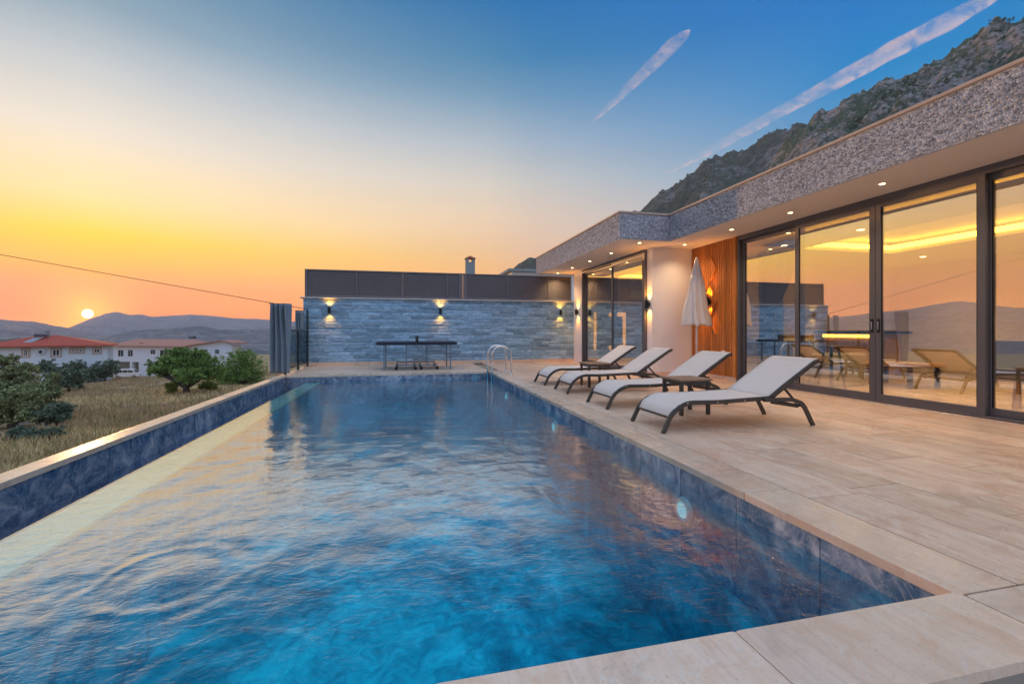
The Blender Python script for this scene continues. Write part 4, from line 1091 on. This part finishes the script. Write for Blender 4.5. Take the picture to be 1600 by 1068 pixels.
cx_, cz_ = H1.at(74, 516.5, 4.4); m = MB(); m.box(cx_-.25, 4.2, cz_-2.2, cx_+.25, 4.7, cz_-.1); m.box(cx_-.33, 4.1, cz_-.1, cx_+.33, 4.8, cz_); H1.part('chimney', m, M['concrete'])
H2 = House('white_house', 'white two storey house with faded pink tiled roof behind the van', 105.0, 240, -30)
X = lambda px, dep=0.0: H2.at(px, 541, dep)[0]
Zz = lambda py, px=240, dep=0.0: H2.at(px, py, dep)[1]
ze = Zz(541.5); fl = Zz(566)
m = MB(); m.box(X(177), 0, fl, X(300), 6, ze); m.box(X(217), 0, -1.5, X(300), 6, fl); m.box(X(203), .0, -1.5, X(206.5), .6, fl); m.box(X(177), 0, -1.5, X(181.5), .5, fl); m.box(X(177), 5.5, -1.5, X(217)-.01, 5.99, fl-.01); m.box(X(177), .51, -1.5, X(177)+.3, 5.49, fl-.01)
H2.part('wall', m, M['hwhite'])
wd_ = -2.5; x0_, x1_, xg = X(300, wd_), X(362, wd_), X(350, wd_); zw = Zz(539, 340, wd_); zg = Zz(531, 350, wd_)
m = MB(); m.box(x0_, wd_, -1.5, x1_, -.1, zw); m.add([(x0_,wd_,zw),(x1_,wd_,zw),(xg,wd_,zg-.15),(x0_,wd_+.2,zw),(x1_,wd_+.2,zw),(xg,wd_+.2,zg-.15)], [(0,1,2),(5,4,3),(0,3,4,1),(1,4,5,2),(2,5,3,0)]); H2.part('wing_wall', m, M['hwhite'])
m = MB(); yz, y9 = -3.3, .6; dz = .2; xa, xb = x0_-1.0, x1_+1.2; sl_ = (zg-zw)/(xg-x0_); za = zg-sl_*(xg-xa); zb2 = zg-.16*(xb-xg)
m.hexa([(xa,yz,za-dz),(xg,yz,zg-dz),(xg,y9,zg-dz),(xa,y9,za-dz),(xa,yz,za),(xg,yz,zg),(xg,y9,zg),(xa,y9,za)])
m.hexa([(xg,yz,zg-dz),(xb,yz,zb2-dz),(xb,y9,zb2-dz),(xg,y9,zg-dz),(xg,yz,zg),(xb,yz,zb2),(xb,y9,zb2),(xg,y9,zg)])
H2.part('wing_roof', m, M['pinkroof'])
xa, _ = H2.at(215, 530, 3.0); xb, zr = H2.at(306, 530, 3.0)
H2.part('roof', hip(X(172), X(306), -1.0, 7, ze+.25, zr, xa, xb, 3.0), M['pinkroof'])
for wdw in ((184.5,546,193.5,557), (200,546,208,557), (235.5,545.5,243,553.5), (250,546,263,556.5), (231,570,240,579)): H2.win(*wdw, panes=2)
for wdw in ((318,545,325,555), (336,545,343,553)): H2.win(*wdw, dep=wd_, panes=2)
s0 = H2.at(268, 538, .6); s1 = H2.at(276, 538, .6); solar(H2, s0[0], s1[0], s0[1], H2.at(285, 529, 3.2)[1], 1.8, 1)
x_, z_ = H2.at(223, 536, .6); m = MB(); m.box(x_-.35, .2, z_-.9, x_+.35, 1.1, z_+.1); H2.part('chimney', m, M['terracotta'])
H3 = House('flat_roofed_outbuilding', 'low building with flat grey roof left of the red roofed house', 125.0, 0, 20)
x_, z_ = H3.at(13, 531); xr2, zr2 = H3.at(15.5, 528)
m = MB(); m.box(-12, 0, -2, x_, 8, z_); H3.part('wall', m, M['hbeige'])
m = MB(); m.box(-12.6, -.8, z_+.003, xr2, 8.6, zr2); H3.part('roof', m, M['concrete'])
m = MB(); m.box(-1, -.03, z_-1.6, 1, -.003, z_-.5); H3.part('window', m, M['dglass'])

# van (side on, nose to the right)
vp_ = W(199, 517, 101)
van = thing('parked_van', 'white van parked side-on in front of the two storey house', 'van', (vp_.x, vp_.y, gz(vp_.x, vp_.y))); van.rotation_euler = (0,0,R(8))
side = [(-2.3,.35),(-2.35,1.1),(-2.2,1.85),(-1.9,2.0),(.9,2.0),(1.25,1.85),(1.75,1.22),(2.25,1.05),(2.35,.7),(2.35,.35)]
m = MB(); n_ = len(side); m.add([(x,-.9,z) for x, z in side]+[(x,.9,z) for x, z in side], [tuple(range(n_)), tuple(reversed(range(n_, 2*n_)))]+[(i+n_, (i+1) % n_+n_, (i+1) % n_, i) for i in range(n_)])
o = m.build('body', M['van'], bevel=.05); o.parent = van
for nm, poly in (('side_window', [(-2.05,1.3),(-2.0,1.75),(-.6,1.78),(-.6,1.3)]), ('side_window', [(-.5,1.3),(-.5,1.78),(.35,1.78),(.35,1.3)]), ('door_window', [(.45,1.3),(.45,1.78),(1.1,1.72),(1.45,1.3)])):
    m = MB(); k = len(poly); m.add([(x,-.925,z) for x, z in poly]+[(x,-.903,z) for x, z in poly], [tuple(range(k)), tuple(reversed(range(k, 2*k)))]+[(i+k,(i+1)%k+k,(i+1)%k,i) for i in range(k)]); o = m.build(nm, M['dglass']); o.parent = van
m = MB(); m.hexa([(1.33,-.75,1.80),(1.80,-.75,1.23),(1.80,.75,1.23),(1.33,.75,1.80),(1.36,-.75,1.83),(1.83,-.75,1.26),(1.83,.75,1.26),(1.36,.75,1.83)]); o = m.build('windscreen', M['dglass']); o.parent = van
for x in (-1.45, 1.5):
    for yy in (-.95, .75):
        m = MB(); m.tube([(x,yy,.33),(x,yy+.2,.33)], .33, 20); o = m.build('wheel', M['rubber']); o.parent = van
        m = MB(); m.tube([(x,yy-.01,.33),(x,yy+.21,.33)], .17, 14); q = m.build('rim', M['chrome']); q.parent = o
for yy in (-.7, .7):
    m = MB(); m.box(2.33, yy-.15, .72, 2.38, yy+.15, .88); o = m.build('headlight', M['chrome']); o.parent = van
# rusty trailer by the bushes
tp = W(152, 597, 84); tz = gz(tp.x, tp.y)
tr = thing('farm_trailer', 'rusty red farm trailer beside the grey bushes near the houses', 'trailer', (tp.x, tp.y, tz)); 
m = MB(); m.box(tp.x-2, tp.y-.9, tz+.6, tp.x+2, tp.y+.9, tz+.72); m.build('bed', M['rust'], tr)
for s in (-.9, .85):
    m = MB(); m.box(tp.x-2, tp.y+s, tz+.721, tp.x+2, tp.y+s+.05, tz+1.15); m.build('side_board', M['rust'], tr)
m = MB(); m.bar((tp.x-2, tp.y, tz+.6), (tp.x-3.6, tp.y, tz+.25), .1); m.build('drawbar', M['rust'], tr)
for x in (-.9, .9):
    for s in (-1.1, .9):
        m = MB(); m.tube([(tp.x+x, tp.y+s, tz+.35), (tp.x+x, tp.y+s+.18, tz+.35)], .35, 16); m.build('wheel', M['rubber'], tr)

# ================================================================ TREES
def leaves(blobs, n, size, seed, flat=.0, tuft=True):
    rs = np.random.RandomState(seed); P = []
    vol = np.array([b_[3]*b_[4]*b_[5] for b_ in blobs]); cnts = (n*vol**.8/np.sum(vol**.8)).astype(int)
    for (x, y, z, rx, ry, rz), c in zip(blobs, cnts):
        # leaf clumps spread through the volume, denser to the outside
        nc = max(8, c//26); d = rs.normal(size=(nc, 3)); d /= np.linalg.norm(d, axis=1)[:, None]; rad = rs.rand(nc)**.45*(.82+.28*rs.rand(nc))
        cc = d*rad[:, None]*np.array([rx, ry, rz])+np.array([x, y, z])
        idx = rs.randint(0, nc, c); P.append(cc[idx]+rs.normal(size=(c, 3))*np.array([rx, ry, rz])*.085)
    P = np.concatenate(P); k = len(P)
    a = rs.normal(size=(k, 3)); a /= np.linalg.norm(a, axis=1)[:, None]; b_ = rs.normal(size=(k, 3)); b_ -= a*np.sum(a*b_, 1)[:, None]; b_ /= np.linalg.norm(b_, axis=1)[:, None]
    s = size*(.6+.8*rs.rand(k))[:, None]
    V_ = np.stack([P-a*s, P+b_*s*.42, P+a*s, P-b_*s*.42], 1).reshape(-1, 3)
    return V_, np.arange(4*k).reshape(-1, 4)
def tree(name, lab, cat, base, blobs, n, size, mat, seed, trunk=.1, group=None, limbs=True, lean=(0,0)):
    t = thing(name, lab, cat, base, group); bx, by, bz = base; rr = random.Random(seed)
    bl = [(bx+x, by+y, bz+z, rx, ry, rz) for (x, y, z, rx, ry, rz) in blobs]
    m = MB(); top = min(b_[2] for b_ in bl); fork = Vector((bx+lean[0]*.4, by+lean[1]*.4, bz+(top-bz)*.45))
    m.tube([(bx, by, bz-.2), (bx+lean[0]*.15, by+lean[1]*.15, bz+(fork.z-bz)*.5), fork], [trunk*1.35, trunk*1.05, trunk], 10)
    m.build('trunk', M['bark'], t, smooth=True)
    m = MB()
    for b_ in bl:
        q = Vector(b_[:3]); p1 = fork.lerp(q, .5)+Vector((rr.uniform(-.1,.1), rr.uniform(-.1,.1), rr.uniform(-.15,.05)))*b_[3]
        m.tube([fork-Vector((0,0,trunk)), p1, q], [trunk*.7, trunk*.45, trunk*.2], 7)
        for k in range(5):
            e = q+Vector((rr.uniform(-1,1)*b_[3], rr.uniform(-1,1)*b_[4], rr.uniform(-.5,1)*b_[5]))*.8
            m.tube([p1.lerp(q, rr.random()), (p1+e)/2+Vector((0,0,.1)), e], [trunk*.3, trunk*.2, trunk*.06], 5)
    m.build('branches', M['bark'], t)
    V_, F_ = leaves(bl, n, size, seed); np_mesh('crown', V_, F_, mat, t); return t
def gp_(px, py, guess=None):
    """point where the line of sight through a photo pixel meets the field"""
    a = (px-800)/711.0; lo = None; Z = 6.0
    while Z < 300:
        x, y = Z*(CP*a+SP), Z*(CP-SP*a); zz_ = 1-(py-517)/711.0*Z
        if zz_ <= gz(x, y): return Vector((x, y, gz(x, y))), Z
        Z += .25
    return Vector((x, y, gz(x, y))), Z
def blob_px(base, Z, lst):
    """crown lobes given as (px, py, r_px, depth offset)"""
    out_ = []
    for (px, py, rx, ry, dz) in lst:
        p = W(px, py, Z+dz); s = (Z+dz)/711.0; out_.append((p.x-base.x, p.y-base.y, p.z-base.z, rx*s, rx*s, ry*s))
    return out_
b_, Zt = gp_(291, 616)
tree('fig_tree', 'green spreading fig tree with dark forked trunk in the dry field', 'tree', b_, blob_px(b_, Zt, [(262,572,22,18,0),(290,562,30,20,1),(318,572,24,20,0),(240,580,13,10,-.5),(300,585,26,14,-1),(335,582,18,16,.8),(278,550,16,9,.5),(310,551,14,8,0),(232,568,8,6,0)]), 17000, .105, M['fig'], 3, .24)
b_, Zt = gp_(382, 601)
tree('fig_tree', 'rounded dense green tree just left of the grey curtain', 'tree', b_, blob_px(b_, Zt, [(372,572,28,24,0),(398,578,20,22,0),(352,580,18,20,1),(380,556,20,14,0),(360,590,26,12,-1),(392,592,18,12,0)]), 15000, .095, M['fig'], 5, .2)
b_, Zt = gp_(20, 668); 
tree('olive_tree', 'large grey green olive tree at the left edge of the field', 'tree', b_, blob_px(b_, Zt, [(15,600,38,26,1),(45,620,34,24,0),(5,640,40,24,0),(70,608,22,16,.5),(30,580,24,14,1),(-30,620,40,34,0),(80,592,14,10,1),(10,562,20,12,1.2),(55,645,28,14,-.5)]), 30000, .075, M['olive'], 7, .17)
b_, Zt = gp_(88, 668)
tree('green_shrub', 'low dark green shrub right of the olive tree', 'shrub', b_, blob_px(b_, Zt, [(92,640,20,12,0),(75,650,18,12,0),(102,650,12,9,0)]), 5000, .07, M['dkbush'], 9, .05)
b_, Zt = gp_(70, 690)
tree('green_shrub', 'low grey shrub flat on the dry grass below the olive tree', 'shrub', b_, blob_px(b_, Zt, [(60,678,26,8,0),(30,676,22,10,0),(88,673,14,6,0)]), 4500, .06, M['dkbush'], 10, .03)
for (px, py, l_, mt, lab, sd) in [(108,612,[(108,590,22,17,0),(95,596,14,12,0)],'dkbush','grey green bush in front of the red roofed house, left of the others',12),
        (122,598,[(122,576,17,14,0),(136,584,12,12,0),(106,574,9,9,0)],'dkbush','dark bush behind, beneath the paired small windows of the red roofed house',13),
        (164,596,[(160,578,16,14,0),(174,574,12,14,0),(148,583,11,10,0)],'dkbush','dark bush at the right corner of the red roofed house, beside the van',14),
        (78,600,[(74,570,12,9,0),(84,580,12,12,0),(60,575,14,8,0)],'dkbush','dark bush just behind the top of the olive tree',15)]:
    b_, Zt = gp_(px, py)
    tree('garden_bush', lab, 'bush', b_, blob_px(b_, Zt, l_), 5000, .17, M[mt], sd, .12)
for (px, py, l_, lab, sd) in [(322,612,[(322,602,12,8,0),(334,604,9,7,0)],'small yellow green weed bush right of the fig trunk',16), (268,618,[(266,606,7,9,0),(274,604,5,9,0)],'thin young shrub left of the fig trunk',17)]:
    b_, Zt = gp_(px, py)
    tree('green_shrub', lab, 'shrub', b_, blob_px(b_, Zt, l_), 2200, .09, M['ltbush'], sd, .04)

# dry grass, one mass
def grass(name, n, region, mat, h, wd, seed, dens):
    rs = np.random.RandomState(seed); out_ = []
    r = rs.uniform(region[0]**.5, region[1]**.5, n*2)**2; az = np.radians(rs.uniform(region[2], region[3], n*2))
    x = np.sin(az)*r; y = np.cos(az)*r; k = (fbm(x*.16, y*.16, 3, seed) > dens) & (x < -3.3); x, y, r = x[k][:n], y[k][:n], r[k][:n]
    z = ground_z(x, y); q = len(x); hh = h*(.5+rs.rand(q))*(1+0*r); a = rs.rand(q)*6.28; w_ = wd*(.5+rs.rand(q))*(1+r/40)
    lx_, ly2 = rs.normal(size=q)*.35*hh, rs.normal(size=q)*.35*hh
    P = np.stack([x, y, z-.03], 1); D_ = np.stack([np.cos(a)*w_, np.sin(a)*w_, 0*a], 1); T = P+np.stack([lx_, ly2, hh], 1)
    V_ = np.stack([P-D_, P+D_, T], 1).reshape(-1, 3)
    o = np_mesh(name, V_, np.arange(3*q).reshape(-1, 3), mat, kind='stuff'); return o
grass('dry_grass', 80000, (7, 60, -62, -12), M['straw'], .28, .014, 4, .55)
grass('brown_weeds', 60000, (14, 120, -62, -10), M['weeds'], .34, .02, 6, .42)
grass('green_weeds', 7000, (20, 70, -50, -14), M['ltbush'], .25, .02, 9, .60)
# field stones
rs_ = random.Random(3); m = MB()
for k in range(90):
    az = R(rs_.uniform(-46, -20)); r = rs_.uniform(9, 45); x, y = math.sin(az)*r, math.cos(az)*r
    if x > -3.6: continue
    s = rs_.uniform(.06, .22); z = gz(x, y); v = []
    for q in range(8): v.append((x+(1 if q & 1 else -1)*s*rs_.uniform(.5,1.1), y+(1 if q & 2 else -1)*s*rs_.uniform(.5,1.1), z+(1 if q & 4 else -.4)*s*rs_.uniform(.3,.8)))
    v = [v[0], v[1], v[3], v[2], v[4], v[5], v[7], v[6]]; m.hexa(v)
m.build('field_stones', M['rocks'], kind='stuff')

# ================================================================ INTERIOR
curtain('window_curtain', 'slate blue tied back curtain inside the main glass door by the timber', 'curtain', 6.78, 7.60, 6.78, 6.75, 0, 2.55, M['navy'], 7, .045, pinch=(.35, -.28, .55), seed=5)
curtain('window_curtain', 'pale sheer curtain behind the slate blue one', 'curtain', 6.9, 7.64, 6.9, 7.1, 0, 2.55, M['sheer'], 6, .03, seed=6)
curtain('window_curtain', 'teal curtain at the left of the far room window', 'curtain', 5.78, 13.1, 5.78, 12.1, 0, 2.6, M['teal'], 8, .05, pinch=(.6, -.12, .6), seed=7)
curtain('window_curtain', 'teal curtain at the right of the far room window', 'curtain', 5.78, 10.15, 5.78, 9.6, 0, 2.6, M['teal'], 5, .05, pinch=(.5, .2, .6), seed=8)
tv = thing('wall_television', 'backlit television panel on the far room wall', 'television', (6.65, 13.98, 1.0))
m = MB(); m.box(6.08, 13.985, .38, 7.22, 13.999, 1.62); m.build('light_frame', M['led_dim'], tv)
m = MB(); m.box(6.22, 13.93, .52, 7.08, 13.984, 1.48); m.build('panel', M['screen'], tv)
acu = MB(); acu.box(7.3, 13.78, 2.05, 8.25, 13.998, 2.33); acu = acu.build('air_conditioner', M['plastic'], bevel=.02); tag(acu, 'white wall air conditioner inside the far room', 'air conditioner')
sf = thing('sofa', 'grey sofa inside the living room behind the first glass door', 'sofa', (7.9, 7.7, 0))
m = MB(); m.box(7.5, 6.9, -.02, 8.4, 8.7, .4); m.build('seat', M['grey_cloth'], sf, bevel=.04)
m = MB(); m.box(7.25, 6.9, -.02, 7.49, 8.7, .86); m.build('backrest', M['grey_cloth'], sf, bevel=.05)
for yy in (6.72, 8.71):
    m = MB(); m.box(7.25, yy, -.02, 8.4, yy+.17, .6); m.build('arm', M['grey_cloth'], sf, bevel=.04)
bc = thing('bar_counter', 'bar counter with dark top and glowing amber front inside the living room', 'counter', (10, 8.2, 0))
m = MB(); m.box(9.9, 7.6, -.02, 10.4, 9.0, .93); m.build('front', M['oak'], bc)
m = MB(); m.box(9.7, 7.45, .94, 10.5, 9.1, 1.0); m.build('counter_top', M['black'], bc)
m = MB(); m.box(9.86, 7.6, .86, 9.895, 9.0, .92); m.build('light_strip', M['led'], bc)
ct = thing('coffee_table', 'low wooden coffee table inside the living room', 'table', (9.0, 6.6, 0))
m = MB(); m.box(8.6, 6.1, .36, 9.4, 7.2, .42); m.build('table_top', M['oak'], ct, bevel=.01)
for sx in (8.68, 9.32):
    for sy in (6.2, 7.1): m = MB(); m.box(sx-.03, sy-.03, -.02, sx+.03, sy+.03, .359); m.build('leg', M['black'], ct)
dt_ = thing('dining_table', 'wooden dining table inside by the right hand glass doors', 'table', (8.3, 3.3, 0))
m = MB(); m.box(7.75, 2.2, .72, 8.85, 4.4, .76); m.build('table_top', M['oak'], dt_, bevel=.01)
for sx in (7.85, 8.75):
    for sy in (2.3, 4.3): m = MB(); m.bar((sx, sy, -.02), (sx, sy, .719), .06); m.build('leg', M['oak'], dt_)
def chair(x, y, rz, lab):
    t = thing('dining_chair', lab, 'chair', (x, y, -.02), 'dining chairs'); 
    def P(m, nm, mt, **k): o = m.build(nm, M[mt], **k); o.parent = t
    m = MB(); m.box(-.24,-.24,.42,.24,.24,.5); P(m, 'seat', 'beige_cloth', bevel=.03)
    m = MB(); m.hexa([(-.26,-.24,.46),(-.20,-.24,.46),(-.20,.24,.46),(-.26,.24,.46),(-.33,-.22,.92),(-.28,-.22,.92),(-.28,.22,.92),(-.33,.22,.92)]); P(m, 'backrest', 'beige_cloth', bevel=.015)
    for sx in (-1, 1):
        for sy in (-1, 1): m = MB(); m.tube([(sx*.18, sy*.18, .42), (sx*.26, sy*.25, 0)], [.022, .014], 8); P(m, 'leg', 'oak')
    t.rotation_euler = (0, 0, rz); return t
chair(7.15, 3.85, 0, 'beige upholstered dining chair closest to the glass, at the right edge'); chair(7.15, 2.8, 0, 'beige dining chair on the window side, further from the sofa')
chair(9.4, 3.8, math.pi, 'beige dining chair across the table, on the sofa side'); chair(9.4, 2.8, math.pi, 'beige dining chair across the table, away from the sofa')
sg = thing('bar_stool', 'black slim bar stool inside beside the slate curtain', 'stool', (7.25, 6.45, 0))
m = MB(); m.lathe((7.25, 6.45, .70), [(.17,0),(.18,.03),(.16,.05)], 16); m.build('seat', M['black'], sg)
for k in range(4):
    a = math.pi/4+k*math.pi/2; m = MB(); m.bar((7.25+.1*math.cos(a), 6.45+.1*math.sin(a), .699), (7.25+.2*math.cos(a), 6.45+.2*math.sin(a), -.02), .025); m.build('leg', M['black'], sg)
for (x, y, wh) in [(7.1, 5.8, 'just inside the second glass door from the timber'), (7.1, 4.2, 'just inside the third glass door from the timber'), (8.7, 5.2, 'in the raised ceiling centre, over the coffee table side'),
        (8.7, 3.0, 'in the raised ceiling centre, over the dining table'), (10.6, 5.4, 'deep in the room beyond the far yellow light strip'), (11, 7.6, 'over the bar counter'), (7.0, 7.2, 'beside the slate blue curtain')]:
    z = CZ if (x < 7.6 or x > 9.9) else ZS
    m = MB(); m.lathe((x, y, z-.008), [(.05,0),(.05,.007)], 14); o = m.build('recessed_downlight', M['bulb'])
    tag(o, 'small warm ceiling spot '+wh, 'ceiling light', 'indoor ceiling spots')
    spot(o, (x, y, z-.02), (0,0,-1), 120, R(135), col=(1,.6,.25), blend=1.0)

# ================================================================ CONTRAILS (thin ice cloud, high above the haze)
def contrail(lab, p, q, r0, r1, dens, seed, wob=.13):
    p, q = Vector(p), Vector(q); n, k = 60, 14; V_, F_ = [], []; d = (q-p).normalized(); a = d.cross(Vector((0,0,1))).normalized(); b2 = a.cross(d)
    for i in range(n+1):
        t = i/n; c = p.lerp(q, t); env = min(1, t*5, (1-t)*9)**.6; r = (r0+(r1-r0)*t)*max(.02, env)
        for j in range(k):
            th = 2*math.pi*j/k; f = 1+wob*2*(float(vnoise(np.array([t*26+7*math.cos(th)*.3]), np.array([th*1.1+seed]), seed)[0])-.5)
            v = c+a*(r*f*math.cos(th))+b2*(r*.35*f*math.sin(th)); V_.append(tuple(v))
    for i in range(n):
        for j in range(k): F_.append((i*k+j, i*k+(j+1) % k, (i+1)*k+(j+1) % k, (i+1)*k+j))
    m = MB(); m.add(V_, F_+[tuple(reversed(range(k))), tuple(n*k+j for j in range(k))])
    mm = Mat('ice_cloud'); g = mm.n('ShaderNodeNewGeometry'); lw = mm.n('ShaderNodeLayerWeight', {0: .5}).outputs['Facing']
    fl_ = mm.n('ShaderNodeMapping', {0: mm.n('ShaderNodeTexCoord').outputs['Generated'], 3: (1,1,1)}).outputs[0]
    tx = mm.noise(mm.pos((1/300, 1/300, 1/300)), 1.7, 6, .55, .6); t2 = mm.noise(mm.pos((1/900, 1/900, 1/900)), 1.5, 3)
    al = mm.math('MULTIPLY', mm.ramp(lw, [(0, 1.0), (.3, .62), (.55, .22), (.82, 0.0)]), mm.ramp(tx, [(.36, .12), (.58, 1.0)]))
    al = mm.math('MULTIPLY', mm.math('MULTIPLY', al, mm.ramp(t2, [(.3, .5), (.7, 1.0)])), dens)
    gx_ = mm.n('ShaderNodeSeparateXYZ', {0: fl_}).outputs[0]
    al = mm.math('MULTIPLY', al, mm.ramp(gx_, [(0, 0.0), (.35, 1.0), (.72, 1.0), (1, 0.0 if seed == 5 else 1.0)]))
    df = mm.n('ShaderNodeBsdfDiffuse', {0: (.92,.92,.94,1)}); tl = mm.n('ShaderNodeBsdfTranslucent', {0: (.92,.92,.94,1)}); a1_ = mm.n('ShaderNodeMixShader', {0: .5, 1: df.outputs[0], 2: tl.outputs[0]})
    tp_ = mm.n('ShaderNodeBsdfTransparent'); mx = mm.n('ShaderNodeMixShader', {0: al, 1: tp_.outputs[0], 2: a1_.outputs[0]}); mm.t.links.new(mx.outputs[0], mm.out.inputs[0])
    o = m.build('contrail', mm.m, smooth=True); tag(o, lab, 'contrail', None); return o
def sky_pt(px, py, alt):
    Z = (alt-1)*711.0/(517-py); return W(px, py, Z)
contrail('long broad white vapour trail running up to the right edge of the sky', sky_pt(1040,272,2600), sky_pt(1600,-32,2600), 125, 150, 1.0, 3)
contrail('short wispy vapour trail high in the middle of the sky', sky_pt(922,194,2900), sky_pt(1078,46,2900), 45, 120, 1.0, 5)
contrail('tiny thin vapour trail low over the sunset', sky_pt(309,330,2600), sky_pt(333,353,2600), 12, 12, .6, 6)
